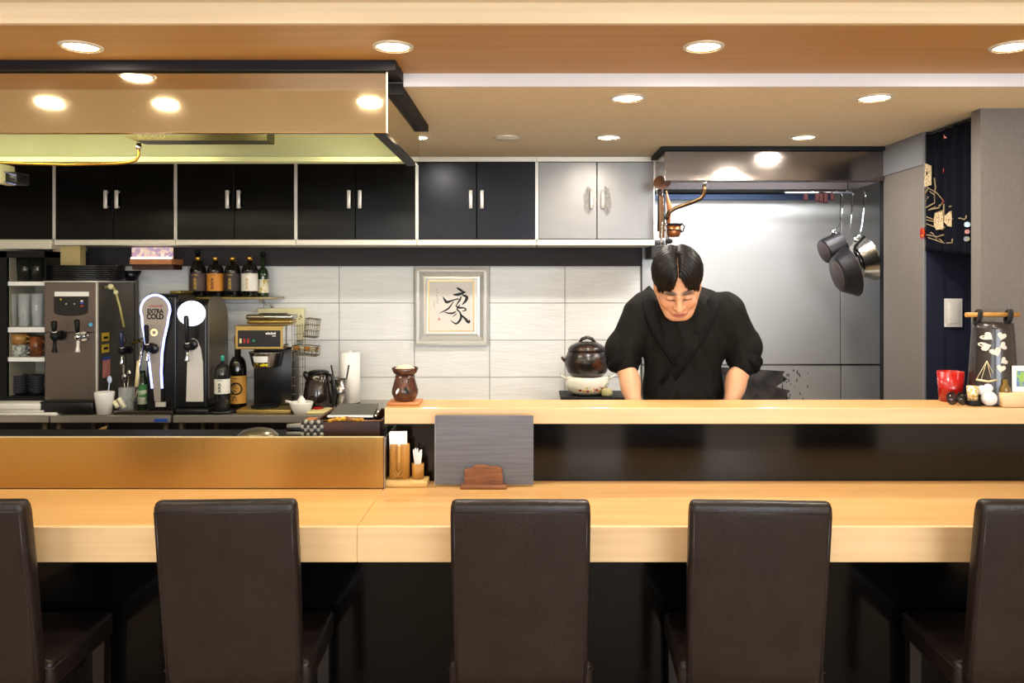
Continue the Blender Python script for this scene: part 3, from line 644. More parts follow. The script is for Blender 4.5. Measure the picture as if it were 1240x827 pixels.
# raised steel tray the towers stand on
obj('drip_stand', MB().rbox(wx(137, 3.745), wx(209, 3.745), 3.745, 4.2, ZW + .001, ZW + .019, .003, 1, smooth=False), 'steel', label='raised steel drip stand under the lit beer tower', cat='stand')
ZT = ZW + .0195
# ------------------------------------------------------------------ beer tower with EXTRA COLD paddle
D = 3.78
g = thing('beer_tower', 'beer tower with a blue-lit keyhole panel reading EXTRA COLD', 'beer tower', (wx(190, D), 3.9, ZT))
bodyp = [(D + .012, ZT), (4.03, ZT), (4.03, wz(362, D)), (3.97, wz(356, D)), (D + .03, wz(356, D)), (D + .012, wz(360, D))]
obj('body', MB().prism(bodyp, wx(176, D), wx(212, D), 'x'), [M['blackp']], g, bevel=.006)
obj('steel_cheek', MB().prism([(p_[0] + (0.012 if p_[0] < 4 else -.012), p_[1] - (.008 if p_[1] > 1 else -.001)) for p_ in bodyp], wx(212, D), wx(212, D) + .004, 'x'), 'dispside', g)
obj('top_cap', MB().rbox(wx(197, D), wx(211, D), 3.85, 4.0, wz(355.9, D), wz(352.5, D), .005), mat('brass_top', '#8a7a3a', .35, metal=.7), g)
def keyhole(s=1.0, n=20):
    cx, cy, r = 188.8, 375.5, 17.2*s
    pts = []
    for k in range(n + 1):
        a = math.radians(205 - 230*k/n); pts.append((cx + r*math.cos(a), cy - r*math.sin(a)*1.03))
    ds = (s - 1)*17.2
    pts += [(203.0 + ds, 393), (199 + ds, 410), (196.5 + ds, 428), (195.6 + ds, 450), (196.5 + ds, 470), (196.5 + ds, 486)]
    pts += [(187 - ds, 486), (185.5 - ds, 470), (183 - ds, 448), (180.5 - ds, 428), (177 - ds, 410), (173.8 - ds, 393)]
    return [(wx(a, D), wz(b, D)) for a, b in pts]
obj('paddle', MB().prism(keyhole(1.12), D - .004, D + .012), 'blackp', g)
obj('face_plate', MB().prism(keyhole(.93), D - .009, D - .0035), 'tapgrey', g)
kh = keyhole(1.03)
obj('led_rim', MB().tube([(a, D - .006, b) for a, b in kh[:26]] , .0055).tube([(a, D - .006, b) for a, b in kh[28:]] + [(kh[0][0], D - .006, kh[0][1])], .0055), 'led', g)
text('lettering', 'EXTRA', 'ink', (wx(189, D), D - .0095, wz(377, D)), .0285, g, bold=.0013, sx=.86)
text('lettering', 'COLD', 'ink', (wx(189, D), D - .0095, wz(383.5, D)), .034, g, bold=.0017, sx=.86)
mb = MB()
for k in range(9):
    a = 181.5 + k*1.9; mb.stroke([(wx(a, D), wz(370.6 + .8*(k % 2), D), .0022), (wx(a + 1.1, D), wz(369.5 + 1.2*(k % 3 == 0), D), .003), (wx(a+.6, D), wz(372, D), .002)], D - .0092)
obj('red_script', mb, mat('dull_red_print', '#a8423a', .5), g)
obj('ring_light', MB().lathe([(.0085, 0), (.0105, .002), (.0165, .002), (.018, 0)], (wx(187.5, D), D - .0085, wz(402.5, D)), (0, -1, 0)), mat('warm_ring', '#f6d9a8', .4, emit='#ffd9a0', estr=1.2), g)
tap(g, 178.5, 421, D - .05, 24, 'black', 'chrome', 'black', 1.0, wall=D - .01)
obj('tap_boss', MB().lathe([(.0001, .02), (.018, .02), (.024, .014), (.024, 0)], (wx(188, D), D - .008, wz(422, D)), (0, -1, 0)), 'blackp', g)
obj('nameplate', pbox(188, 200, 487, 492.5, D - .03, D - .02), 'silver', g)
# ------------------------------------------------------------------ second tower
D = 3.78
g = thing('beer_tower', 'black and steel beer tower with a glowing white oval panel', 'beer tower', (wx(235, D), 3.9, ZW))
x0, x1 = wx(213.5, D), wx(250, D); ztp = wz(363, D); yb_ = 4.035
prof = [(D, ZW + .03), (yb_, ZW + .03), (yb_, ztp - .13)] + [(yb_ - .13 + .13*math.cos(a), ztp - .13 + .13*math.sin(a)) for a in [PI/2*k/8 for k in range(1, 9)]] + [(D + .04, ztp)] + [(D + .04 - .04*math.sin(a), ztp - .04 + .04*math.cos(a)) for a in [PI/2*k/5 for k in range(1, 6)]]
obj('body', MB().prism(prof, x0, x1, 'x', smooth=False), 'blackp', g, bevel=.006)
pr2 = [(D+.022 + (a - D)*.93, ZW + .04 + (b - ZW)*.95) for a, b in prof]
obj('steel_cheek', MB().prism(pr2, x1, x1 + .005, 'x'), mat('brown_steel_cheek', '#7a7064', .3, metal=.8), g)
zc_ = wz(379.5, D)
obj('lit_panel', MB().lathe([(.0001, .009), (.064, .009), (.067, 0)], (wx(232, D), D, zc_), (0, -1, 0.0), n=36, sx=1, sy=.9), 'led2', g)
lw = [(wx(226, D), wz(486, D)), (wx(246.5, D), wz(486, D)), (wx(246, D), wz(440, D)), (wx(243.5, D), wz(422, D)), (wx(239, D), wz(412, D)), (wx(234, D), wz(409.5, D)), (wx(228, D), wz(413, D))]
obj('lower_panel', MB().prism(lw, D - .006, D + .0), mat('pearl_grey_panel', '#c9c4be', .35), g)
tap(g, 227, 420, D - .05, 34, 'black', 'chrome', 'blackp', 1.05, wall=D - .002)
obj('tap_boss', MB().lathe([(.0001, .02), (.018, .02), (.026, .014), (.026, 0)], (wx(234, D), D, wz(417, D)), (0, -1, 0)), 'blackp', g)
obj('base', MB().rbox(wx(213.5, 3.76), wx(253, 3.76), 3.748, 4.04, ZW + .001, ZW + .028, .008), 'blackp', g)
# cups of spoons
D = 3.765
def cup_of(px, py, w0, w1, h, m, name, label, d, z0=None):
    x = wx(px, d); z = wz(py, d) if z0 is None else z0; hh = h/F*d; r0, r1 = w0/F*d/2, w1/F*d/2
    t = thing(name, label, 'cup', (x, d, z))
    obj('body', MB().lathe([(.0001, .002), (r0*.95, .002), (r1*.94, hh), (r1, hh), (r1*1.03, hh*.97), (r1*1.0, hh*.82), (r0, 0), (.0001, 0)], (x, d, z), n=24), m, t)
    return x, z, hh
x, z, hh = cup_of(126.5, 0, 16, 22, 27, 'white', 'white_cup', 'white plastic cup standing at the front of the steel worktop', 3.765, ZW + .0015)
def spoon(x, y, z, dx, dy, L_, m, label, name='spoon', group='spoons in cups'):
    e_ = Vector((x + dx, y + dy, z + L_))
    b_ = MB().tube([(x, y, z), (x + dx*.5, y + dy*.5, z + L_*.5), e_], [.0025, .002, .003], 8).ball(e_ + Vector((0, 0, .012)), .012, 12, sy=.4, sz=1.5)
    return obj(name, b_, m, label=label, cat='spoon', group=group)
spoon(x + .004, 3.765, z + .006, .02, .0, .145, mat('pale_blue_plastic', '#b8c4dc', .3), 'pale bluish spoon standing in the white cup')
g = thing('glass_jar', 'clear glass jar holding metal spoons beside the white cup', 'jar', (wx(153, 3.80), 3.80, ZT))
obj('body', MB().lathe([(.0001, .004), (.03, .004), (.033, .105), (.036, .105), (.034, 0), (.0001, 0)], (wx(153, 3.8), 3.8, ZT), n=24), 'glass', g)
for k, (dx, dy) in enumerate(((-.022, .01), (-.008, -.012), (.006, .012), (.02, -.004))):
    spoon(wx(153, 3.8) - dx*.3, 3.8, ZT + .006, dx, dy, .13 + .008*k, 'steel', 'metal spoon in the glass jar, %s' % ['leaning furthest to the dispenser', 'shortest upright one', 'second tallest one', 'tallest, leaning towards the beer tower'][k])
for k, a in enumerate(((139, 143, 480), (145, 151, 474))):
    obj('cream_bottle_cap', MB().cyl((wx(a[1], 3.775), 3.775, ZT + .012), (wx(a[0] - 1, 3.775), 3.775, ZT + .012 + .045*(1 if k else .7)), .011), mat('cream_plastic2', '#e8dfbe', .4), label=['small cream tube leaning on the white cup', 'taller cream tube leaning in front of the glass jar'][k], cat='tube')
g = thing('labelled_jar', 'clear bottle with green and yellow label behind the swan-neck tap', 'bottle', (wx(173, 3.83), 3.84, ZT))
obj('body', MB().lathe([(.0001, 0), (.024, 0), (.024, .13), (.012, .16), (.012, .18), (.0001, .18)], (wx(173, 3.84), 3.84, ZT), n=20), 'gbottle', g)
obj('label', MB().lathe([(.0245, .02), (.0245, .115)], (wx(173, 3.84), 3.84, ZT), n=20), mat('green_yellow_label', '#cfd2b8', .6, var='#4a8a4a', scale=(10, 10, 60), lo=.48, hi=.55), g)

# ------------------------------------------------------------------ bottle shelf
D = 4.05; ZSH = wz(359.5, 4.1)
g = thing('bottle_shelf', 'narrow glass wall shelf carrying the row of liquor bottles', 'shelf', (wx(278, 4.1), 4.14, ZSH - .012))
obj('board', MB().rbox(wx(225, D), wx(332, D), D, 4.235 - .008, ZSH - .011, ZSH, .003), mat('amber_glass_edge', '#8f7c46', .12, coat=.4), g)
for px in (240, 321): obj('bracket', MB().tube([(wx(px, 4.1), 4.226, ZSH - .06), (wx(px, 4.1), 4.2, ZSH - .05), (wx(px-6, 4.1), 4.09, ZSH - .017)], .005), 'chrome', g)
def liquor(px, r, h, labm, cap, inkm, label, d=4.11, neck=.013, z=None, glass='bottle', lab=(.03, .12), name='liquor_bottle', sh=.62, marks=True, group='bottles on the glass shelf'):
    x = wx(px, d); z = (ZSH + .0008) if z is None else z
    t = thing(name, label, 'bottle', (x, d, z), group)
    pr = [(.0001, 0), (r*.93, 0), (r, .006)] + [(r, h*sh)] + [(neck + (r - neck)*math.cos(PI/2*k/6)**1.1, h*sh + h*.2*math.sin(PI/2*k/6)) for k in range(1, 7)] + [(neck, h*.94), (.0001, h*.94)]
    obj('glass_body', MB().lathe(pr, (x, d, z), n=24), glass, t)
    obj('cap', MB().lathe([(neck*1.18, h*.9), (neck*1.2, h*.985), (neck*1.05, h), (.0001, h)], (x, d, z), n=20), cap, t)
    if labm:
        l = obj('label', MB().lathe([(r + .0008, lab[0]), (r + .0008, lab[1])], (x, d, z), n=20, arc=(-PI*.98, -.02*PI)), labm, t)
        if marks:
            mb = MB(); zz0, zz1 = lab[0] + z, lab[1] + z; hgt = zz1 - zz0
            def fn(a, b, o): ang = a/r; return (x + (r + .0012 + o)*math.sin(ang), d - (r + .0012 + o)*math.cos(ang), b)
            for k in range(3):
                zc2 = zz0 + hgt*(.62 - .22*k); s = hgt*.10
                mb.stroke([(-s*.9, zc2 + s*.3, .0012), (0, zc2 + s*.9, .004), (s*.8, zc2 - s*.1, .002)], 0, .0003, fn=fn)
                mb.stroke([(s*.2, zc2 + s*.8, .001), (-s*.4, zc2, .004), (-s, zc2 - s, .001)], 0, .0003, fn=fn)
                mb.stroke([(-s*.3, zc2 - s*.2, .001), (s*.5, zc2 - s*.5, .0035), (s*1.0, zc2 - s*.9, .002)], 0, .0003, fn=fn)
            mb.stroke([(-r*.35, zz1 - hgt*.1, .002), (0, zz1 - hgt*.08, .0025), (r*.35, zz1 - hgt*.1, .002)], 0, .0003, fn=fn)
            obj('lettering', mb, inkm, l)
    return t
liquor(240, .042, .205, 'lab_brown', 'gold', 'gilt', 'dark whisky bottle with brown label and copper cap, first on the glass shelf')
liquor(261, .042, .205, 'lab_orange', 'gold', 'ink', 'dark whisky bottle with bright orange label on the glass shelf')
liquor(281.7, .041, .205, 'lab_black', 'gold', 'gilt', 'dark whisky bottle with charcoal label, between the orange and white labelled bottles')
liquor(302.5, .042, .207, 'lab_white', 'gold', 'gilt', 'dark whisky bottle with plain white label on the glass shelf')
liquor(318.5, .030, .232, mat('cream_green_label', '#ddd6b8', .6, var='#b89a3c', scale=(60, 60, 60), lo=.5, hi=.6), 'black', 'ink', 'slender green bottle with small cream label at the end of the glass shelf', d=4.16, neck=.010, glass='gbottle', lab=(.02, .09), sh=.45, marks=False)
liquor(239.5, .030, .245, None, 'black', 'ink', 'tall black-necked bottle half hidden behind the first whisky bottle', d=4.19, neck=.011, sh=.6)
# ------------------------------------------------------------------ bottles standing on the worktop
g = obj('round_coaster', MB().lathe([(.0001, 0), (.075, 0), (.08, .01), (.0001, .012)], (wx(269, 3.83), 3.83, ZW + .001), n=28), 'blackp', label='round black stand under the green-collared bottle', cat='stand')
liquor(269.5, .037, .26, 'lab_white', 'teal', 'ink', 'clear bottle with white brush-lettered label and teal collar beside the beer tower', d=3.82, neck=.008, z=ZW + .0135, glass='dglass', lab=(.08, .15), sh=.66, group='bottles on the worktop')
t = liquor(288, .043, .36, 'lab_amber', mat('rust_cap', '#a5602c', .4), 'ink', 'large dark bottle with amber label left of the coffee machine', d=3.93, neck=.015, z=ZW + .001, lab=(.03, .165), sh=.52, group='bottles on the worktop', marks=True)
obj('ring_print', MB().lathe([(.024, 0), (.031, 0), (.031, .001), (.024, .001), (.024, 0)], (wx(285.5, 3.88), 3.8838, ZW + .105), (0, -1, 0), n=24, caps=False), 'ink', t)
# ------------------------------------------------------------------ coffee machine
D = 3.8
g = thing('coffee_machine', 'brass-trimmed coffee brewer with black control panel and steel funnel', 'coffee machine', (wx(314, D), 3.9, ZW))
x0, x1 = wx(284.5, D), wx(342.5, D)
M['brass'] = mat('brushed_brass_steel', '#b59a5a', .3, metal=.85, rvar=.06, scale=(40, 3, 3))
obj('head', MB().rbox(x0, x1, D, 4.02, wz(423, D), wz(394.5, D), .003, 1, smooth=False), 'brass', g)
obj('side_plate', MB().box(x1, x1 + .0012, D + .004, 4.016, wz(422, D), wz(395.5, D)), 'chrome', g)
cp = obj('control_panel', pbox(288, 339.5, 400, 420, D - .003, D), 'blackp', g)
for a, m_ in ((291.2, 'cream'), (295.7, 'red'), (300.3, 'red')): obj('switch', pbox(a - 1.1, a + 1.1, 410, 415.5, D - .007, D - .003), m_, cp)
obj('lamp', MB().ball((wx(307.3, D), D - .004, wz(412.8, D)), .007), 'green', cp)
mb = MB()
for k in range(6): mb.box(wx(322 + 2.1*k, D), wx(323.5 + 2.1*k, D), D - .0035, D - .003, wz(405, D), wz(403 - .6*(k % 2), D))
for k in range(3): mb.box(wx(330 + 1.5*k, D), wx(331 + 1.5*k, D), D - .0035, D - .003, wz(407.4, D), wz(406.2, D))
obj('lettering', mb, 'white', cp)
obj('lid_tray', MB().rbox(wx(296.5, 3.83), wx(354, 3.83), 3.83, 3.93, wz(387, 3.83), wz(381, 3.83), .01), 'pansteel', g)
obj('lid_tray', MB().rbox(wx(297.5, 3.83), wx(353, 3.83), 3.832, 3.928, wz(392.5, 3.83), wz(387.4, 3.83), .01), 'brass', g)
obj('lid_knob', MB().rbox(wx(313, 3.86), wx(345, 3.86), 3.86, 3.91, wz(380.9, 3.86), wz(379.6, 3.86), .002), 'black', g)
obj('funnel', MB().lathe([(.0001, 0), (.055, 0), (.062, .006), (.078, .07), (.082, .075)], (wx(321.5, D + .07), D + .075, wz(445, D + .05)), n=28), 'steel', g)
fx = wx(321.5, D + .07)
obj('funnel_label', MB().lathe([(.0692, .028), (.0768, .058)], (fx, D + .075, wz(445, D + .05)), n=10, arc=(-PI*.68, -PI*.36)), 'white', g)
obj('funnel_sticker', MB().lathe([(.0640, .008), (.0682, .025)], (fx, D + .075, wz(445, D + .05)), n=10, arc=(-PI*.68, -PI*.36)), mat('yellow_black_sticker', '#d8c818', .5, var='#20180a', scale=(40, 40, 90), lo=.5, hi=.55), g)
obj('column', MB().rbox(wx(306, 3.9), wx(354, 3.9), 3.91, 4.02, ZW + .02, wz(422, 3.9), .006), 'blackp', g)
obj('base', MB().rbox(wx(286, 3.775), wx(352, 3.775), 3.775, 4.02, ZW + .002, ZW + .02, .003), 'brass', g)
obj('hot_plate', MB().lathe([(.0001, .012), (.058, .012), (.065, .006), (.066, 0)], (fx, 3.86, ZW + .02), n=28), 'black', g)
# wire rack with baskets hung on its side
g = thing('wire_rack', 'wire grid rack hooked on the side of the coffee machine', 'rack', (wx(360, 3.95), 3.95, ZW + .05))
mb = MB(); xg = wx(355, 3.92)
for k in range(6): mb.tube([(xg + .03*k/5*1.2, 3.90 + .02*k, wz(476, 3.95)), (xg + .03*k/5*1.2, 3.90 + .02*k, wz(392, 3.95))], .0013, 6)
for k in range(9): z = wz(476 - 10.2*k, 3.95); mb.tube([(xg, 3.90, z), (xg + .036, 4.0, z)], .0013, 6)
obj('grid', mb, 'wire', g)
def basket(cx, cy, d, w_, h_, dep, label, rot, fill=None):
    x, z = wx(cx, d), wz(cy, d); W = w_/F*d; Hh = h_/F*d
    t = thing('wire_basket', label, 'basket', (x, d, z - Hh/2))
    R = Matrix.Rotation(rot, 3, 'Y'); mb = MB(); c = Vector((x, d, z))
    def P(a, b, e_): return c + R @ Vector((a*W/2, b*dep/2, e_*Hh/2))
    for e_ in (-1, -.33, .33, 1): mb.tube([P(-1, -1, e_), P(1, -1, e_), P(1, 1, e_), P(-1, 1, e_)], .0016 if abs(e_) < 1 else .0022, 6, closed=True)
    for a in np.linspace(-1, 1, 7):
        mb.tube([P(a, -1, 1), P(a, -1, -1), P(a, 1, -1), P(a, 1, 1)], .0013, 5)
    for b in np.linspace(-1, 1, 5): mb.tube([P(-1, b, 1), P(-1, b, -1), P(1, b, -1), P(1, b, 1)], .0013, 5)
    obj('wires', mb, 'wire', t)
    return P
basket(378, 397, 3.93, 14, 22, .07, 'small upright wire basket on the rack beside the coffee machine', .12)
P = basket(371, 424, 3.92, 28, 11, .08, 'shallow wire basket of pods on the rack beside the coffee machine', .08)
for k in range(8):
    c = P(-.8 + .23*k, -.3 + .5*(k % 2), .55)
    obj('coffee_pod', MB().lathe([(.0001, 0), (.010, 0), (.014, .018), (.0155, .02), (.0001, .021)], c - Vector((0, 0, .014)), n=12), ['lab_orange', 'cream', 'wax', 'copper'][k % 4],
        label='%s coffee pod in the shallow wire basket' % ['innermost orange', 'inner cream', 'inner tan', 'inner copper', 'outer orange', 'outer cream', 'outer tan', 'outermost copper'][k], cat='pod', group='pods in the wire basket')
mb = MB(); z0, z1 = wz(391, 4.2), wz(373, 4.2)
mb.rbox(wx(312, 4.2), wx(368, 4.2), 4.19, 4.225, z0 - .09, z1, .004, 2)
g = obj('paper_bag', mb, mat('cream_paper_bag', '#d8d2a8', .7), label='cream paper packet standing against the tiles behind the coffee machine', cat='packet')
mb = MB()
for a, b, c_, d_ in ((363, 384, 364.5, 381), (361.5, 386.5, 363.5, 385.5), (364.5, 384.5, 366, 383)): mb.stroke([(wx(a, 4.19), wz(b, 4.19), .003), (wx((a+c_)/2, 4.19), wz((b+d_)/2 + .4, 4.19), .005), (wx(c_, 4.19), wz(d_, 4.19), .002)], 4.1895)
obj('printed_mark', mb, 'ink', g)
# kettle
D = 3.95; x = wx(386, D)
g = thing('kettle', 'glossy black electric kettle in front of the tiles', 'kettle', (x, D, ZW + .001))
h = 43/F*D
obj('body', MB().lathe([(.0001, 0), (.073, 0), (.076, .01), (.075, h*.35), (.066, h*.7), (.054, h*.93), (.048, h), (.0001, h + .004)], (x, D, ZW + .001), n=32), mat('brown_black_gloss', '#1c1310', .12, coat=.5), g)
obj('spout', MB().tube([(x - .04, D - .01, ZW + h*.82), (x - .065, D - .015, ZW + h*.99), (x - .072, D - .017, ZW + h*1.0)], [.022, .014, .009]), 'blackp', g)
obj('handle', MB().tube([(x + .04, D - .02, ZW + h*.98), (x + .075, D - .03, ZW + h*.93), (x + .088, D - .03, ZW + h*.55), (x + .08, D - .03, ZW + h*.2), (x + .06, D - .02, ZW + h*.12)], .009), 'blackp', g)
obj('lid', MB().lathe([(.0001, .012), (.03, .01), (.05, .002), (.05, -.004)], (x, D, ZW + h + .004)), 'blackp', g)
# steel tumbler with black sticks, paper roll
D = 3.98; x = wx(412.5, D)
g = thing('steel_tumbler', 'tall brushed steel tumbler next to the paper roll', 'tumbler', (x, D, ZW + .001)); h = 34/F*D
obj('body', MB().lathe([(.0001, .003), (.026, .003), (.031, h), (.033, h), (.028, 0), (.0001, 0)], (x, D, ZW + .001), n=24), 'steel', g)
for k, (a, b, c_, d_) in enumerate(((406, 470, 401, 442), (415, 462, 422.5, 442))):
    obj('stirring_stick', MB().tube([(wx(412 + (k-.5)*4, D), D, ZW + .01), (wx(c_, D), D, wz(d_, D))], .004), 'black', label=['black stick leaning out of the steel tumbler towards the kettle', 'black stick leaning out of the steel tumbler over the paper roll'][k], cat='stick', group='sticks in the tumbler')
D = 4.08; x = wx(424, D)
g = thing('kitchen_paper_roll', 'tall white kitchen paper roll in front of the tiles', 'paper roll', (x, D, ZW + .001)); h = wz(427, D) - ZW
obj('roll', MB().lathe([(.014, .01), (.050, .01), (.050, h), (.014, h), (.014, .01)], (x, D, ZW + .001), n=32), 'paper', g)
obj('base', MB().lathe([(.0001, .008), (.052, .008), (.054, 0), (.0001, 0)], (x, D, ZW + .001), n=32), 'blackp', g)
obj('core', MB().cyl((x, D, ZW + .005), (x, D, ZW + h + .01), .009), 'white', g)
# juicer bowl
D = 3.79; x = wx(365, D)
g = thing('citrus_juicer', 'white citrus juicer bowl at the worktop edge', 'juicer', (x, D, ZW + .001)); h = 14/F*D
obj('bowl', MB().lathe([(.0001, .004), (.03, .004), (.05, h*.93), (.054, h), (.055, h*.9), (.045, h*.4), (.034, 0), (.0001, 0)], (x, D, ZW + .001), n=28), 'white', g)
obj('reamer', MB().lathe([(.022, .01), (.022, .045), (.016, .068), (.006, .082), (.0001, .085)], (x, D, ZW + .001), n=16), 'white', g)
obj('handle', MB().tube([(x - .05, D, ZW + h), (x - .075, D, ZW + h + .002)], [.008, .010], flat=.5), 'white', g)
obj('red_bottle_stopper', MB().lathe([(.0001, .02), (.02, .02), (.03, .008), (.032, 0)], (wx(385, 3.86), 3.86, ZW + .001)), 'red', label='small red stopper lying behind the juicer', cat='stopper')
mb = MB().prism([(wx(372, 3.78), 3.77), (wx(392, 3.80), 3.78), (wx(405, 3.9), 3.88), (wx(396, 3.94), 3.93), (wx(383, 3.93), 3.9)], ZW + .001, ZW + .012, 'z')
obj('dough_scraper', mb, mat('pale_yellow_plastic', '#d9cf90', .4), label='pale yellow flat scraper lying in front of the kettle', cat='scraper', bevel=.003)
use_cam_scale(UNSCALED)
# ------------------------------------------------------------------ front steel box and grill station
zx = wz(530, 2.957); XBX = wx(464.5, 2.957)
g = thing('counter_cabinet', 'long brushed steel cabinet face behind the left half of the counter', 'cabinet', (-1.9, 3.05, .787))
obj('front_panel', MB().rbox(-3.25, XBX, 2.957, 2.966, .788, zx, .0015, 1, smooth=False), 'boxsteel', g)
obj('end_panel', MB().rbox(XBX + .0005, XBX + .006, 2.955, 3.3, .788, zx, .001, 1, smooth=False), 'steel', g)
obj('top_rim', box(-3.25, XBX, 2.957, 2.972, zx + .0001, zx + .003), mat('pale_rim_steel', '#cdbf94', .4, metal=.5), g)
obj('body', box(-3.25, XBX - .001, 2.9665, 3.4, .05, .925), 'black', g)
ZG = .926
# grill tray with plate
D = 3.12
g = thing('grill_pan', 'deep rust-brown roasting pan with scorched rim at the end of the steel cabinet', 'pan', (wx(425, D), 3.2, ZG))
M['rust'] = mat('burnt_pan', '#1c0d06', .4, var='#43200d', scale=(6, 6, 30), coat=.2)
xa, xb = wx(383, D), wx(463, D); y0_, y1_ = 3.09, 3.38; zp0, zp1 = ZG + .002, wz(508, D)
mb = MB(); th = .006
mb.box(xa, xb, y0_, y1_, zp0, zp0 + .006); mb.box(xa, xb, y0_, y0_ + th, zp0, zp1); mb.box(xa, xb, y1_ - th, y1_, zp0, zp1); mb.box(xa, xa + th, y0_, y1_, zp0, zp1); mb.box(xb - th, xb, y0_, y1_, zp0, zp1)
obj('pan_body', mb, 'rust', g, bevel=.002)
mb = MB().tube([(xa, y0_, zp1), (xb, y0_, zp1), (xb, y1_, zp1), (xa, y1_, zp1)], .004, closed=True)
obj('rolled_rim', mb, mat('brown_rim', '#6b4a30', .4, metal=.3), g)
mb = MB()
for k in range(18):
    a = k/17; x = wx(398 + 40*a, 3.08); mb.ball((x, 3.092, zp1 + .002 + .006*math.sin(PI*a) + random.uniform(-.003, .003)), .0075, 8)
obj('grease_crust', mb, mat('golden_crust', '#d9a41c', .3, var='#6a3408', scale=(40, 40, 40), coat=.3), g)
g2 = thing('griddle_plate', 'dark olive griddle plate lying tilted on the roasting pan', 'plate', (wx(430, 3.2), 3.23, zp1 + .004))
pl = [Vector((wx(397, 3.13), 3.13, zp1 + .005)), Vector((wx(452, 3.13), 3.13, zp1 + .005)), Vector((wx(459, 3.36), 3.36, zp1 + .018)), Vector((wx(411, 3.36), 3.36, zp1 + .018))]
mb = MB(); mb.add([p + Vector((0, 0, .008)) for p in pl] + [Vector(p) for p in pl], [(0, 1, 2, 3), (7, 6, 5, 4), (0, 4, 5, 1), (1, 5, 6, 2), (2, 6, 7, 3), (3, 7, 4, 0)])
obj('plate', mb, mat('olive_seasoned_steel', '#514e42', .35, metal=.6, var='#6a6656', scale=(14, 14, 14)), g2, bevel=.002)
obj('front_edge', MB().tube([pl[0] + Vector((0, -.003, .006)), pl[1] + Vector((0, -.003, .006))], .005), 'white', g2)
obj('side_rail', MB().tube([pl[1] + Vector((.01, 0, .006)), pl[2] + Vector((.01, 0, .006))], .007), 'steel', g2)
# bamboo mat, woven bundle, bowl
g = thing('bamboo_mat', 'folded bamboo mat with dark stripes beside the roasting pan', 'mat', (wx(366, 3.2), 3.25, ZG + .02))
for k in range(9):
    y = 3.14 + k*.024; s = k/8; z = ZG + .042 + s*.012
    a, b = wx(350 + 22*s, y), wx(378 + 14*s, y)
    obj('slat', MB().rbox(a, b, y, y + .020, z, z + .006, .002, 1), 'redwood' if k % 3 else mat('olive_binding', '#5a5230', .6), g)
obj('mat_support', box(wx(352, 3.2), wx(384, 3.2), 3.15, 3.34, ZG + .001, ZG + .041), 'black', g)
g = thing('woven_bundle', 'grey and black woven bundle of cloth next to the roasting pan', 'cloth', (wx(376, 3.06), 3.08, ZG))
mb = MB(); cx_, cz_ = wx(376, 3.06), ZG + .036
for k in range(7):
    for j in range(6):
        r0 = .013; a = cx_ - .036 + k*.012; zz = cz_ - .026 + j*.0145 + .004*(k % 2)
        mb.ball((a, 3.075 + .004*(j % 2) + .01*abs(k-3)/3, zz), .0095, 8, mi=(k + j) % 2)
obj('weave', mb, [mat('grey_yarn', '#8f8b82', .9), mat('dark_yarn', '#2b2a28', .9)], g)
mb = MB()
for j in range(5): mb.tube([(cx_ - .1, 3.10, ZG + .012 + j*.014), (cx_ - .06, 3.09, ZG + .014 + j*.0145), (cx_ - .02, 3.09, ZG + .013 + j*.014)], .009, mi=j % 2)
obj('rolled_tail', mb, [mat('striped_grey_cloth', '#77756c', .9), M['black']], g)
g = obj('upturned_bowl', MB().lathe([(.082, 0), (.08, .012), (.06, .032), (.03, .04), (.0001, .042)], (wx(312, 3.2), 3.2, ZG + .0005), n=32), mat('bronze_steel', '#7c7460', .3, metal=.8), label='upturned dull steel bowl showing above the steel cabinet', cat='bowl')
# hose loop and pipes under the left worktop
mb = MB().tube([(wx(a, 3.45), 3.45, wz(b, 3.45)) for a, b in ((95, 530), (110, 526), (124, 519), (128, 516), (125, 524), (122, 532), (120, 545))], .006)
obj('rubber_hose', mb, mat('ochre_hose', '#7a5c30', .5), label='thin ochre hose curling below the left worktop', cat='hose')

# ------------------------------------------------------------------ the counter
g = thing('bar_counter', 'long pale wood dining counter in front of the kitchen', 'counter', (-.3, 2.8, 0))
zc0 = wz(681, 2.5); xj = wx(446, 2.5)
obj('top', MB().rbox(-3.25, wx(464, 2.957), 2.52, 2.956, .745, .7868, .002, 1, smooth=False), 'counter', g)
obj('top', MB().rbox(wx(464, 2.957) + .0008, 2.58, 2.52, 3.075, .745, .787, .002, 1, smooth=False), 'counter', g)
obj('front_edge', MB().rbox(-3.25, wx(432, 2.5), 2.5, 2.5195, zc0, .7868, .002, 1, smooth=False), 'fascia', g)
obj('front_edge', MB().rbox(wx(432, 2.5) + .0006, 2.58, 2.5, 2.5195, zc0, .787, .002, 1, smooth=False), 'fascia', g)
obj('under_panel', box(-3.25, 2.58, 2.53, 2.77, zc0 + .005, .7445), 'black', g)
obj('front_panel', box(-3.25, 2.58, 2.78, 2.82, .002, zc0 + .004), 'black_gloss', g)
g = thing('serving_shelf', 'raised pale wood serving shelf with a glossy black riser', 'shelf', (.8, 3.15, .787))
xl = wx(466, 3.05)
obj('top', MB().rbox(xl, 2.58, 3.05, 3.26, 1.0127, 1.073, .003, 2, smooth=False), 'counter', g)
obj('front_edge', MB().rbox(xl, 2.58, 3.046, 3.0495, 1.0127, 1.0725, .001, 1, smooth=False), 'fascia', g)
obj('riser', box(xl + .004, 2.58, 3.079, 3.09, .7875, 1.0125), 'riser', g)
obj('cabinet', box(xl + .004, 1.6, 3.0905, 3.25, .01, 1.0125), 'black', g)
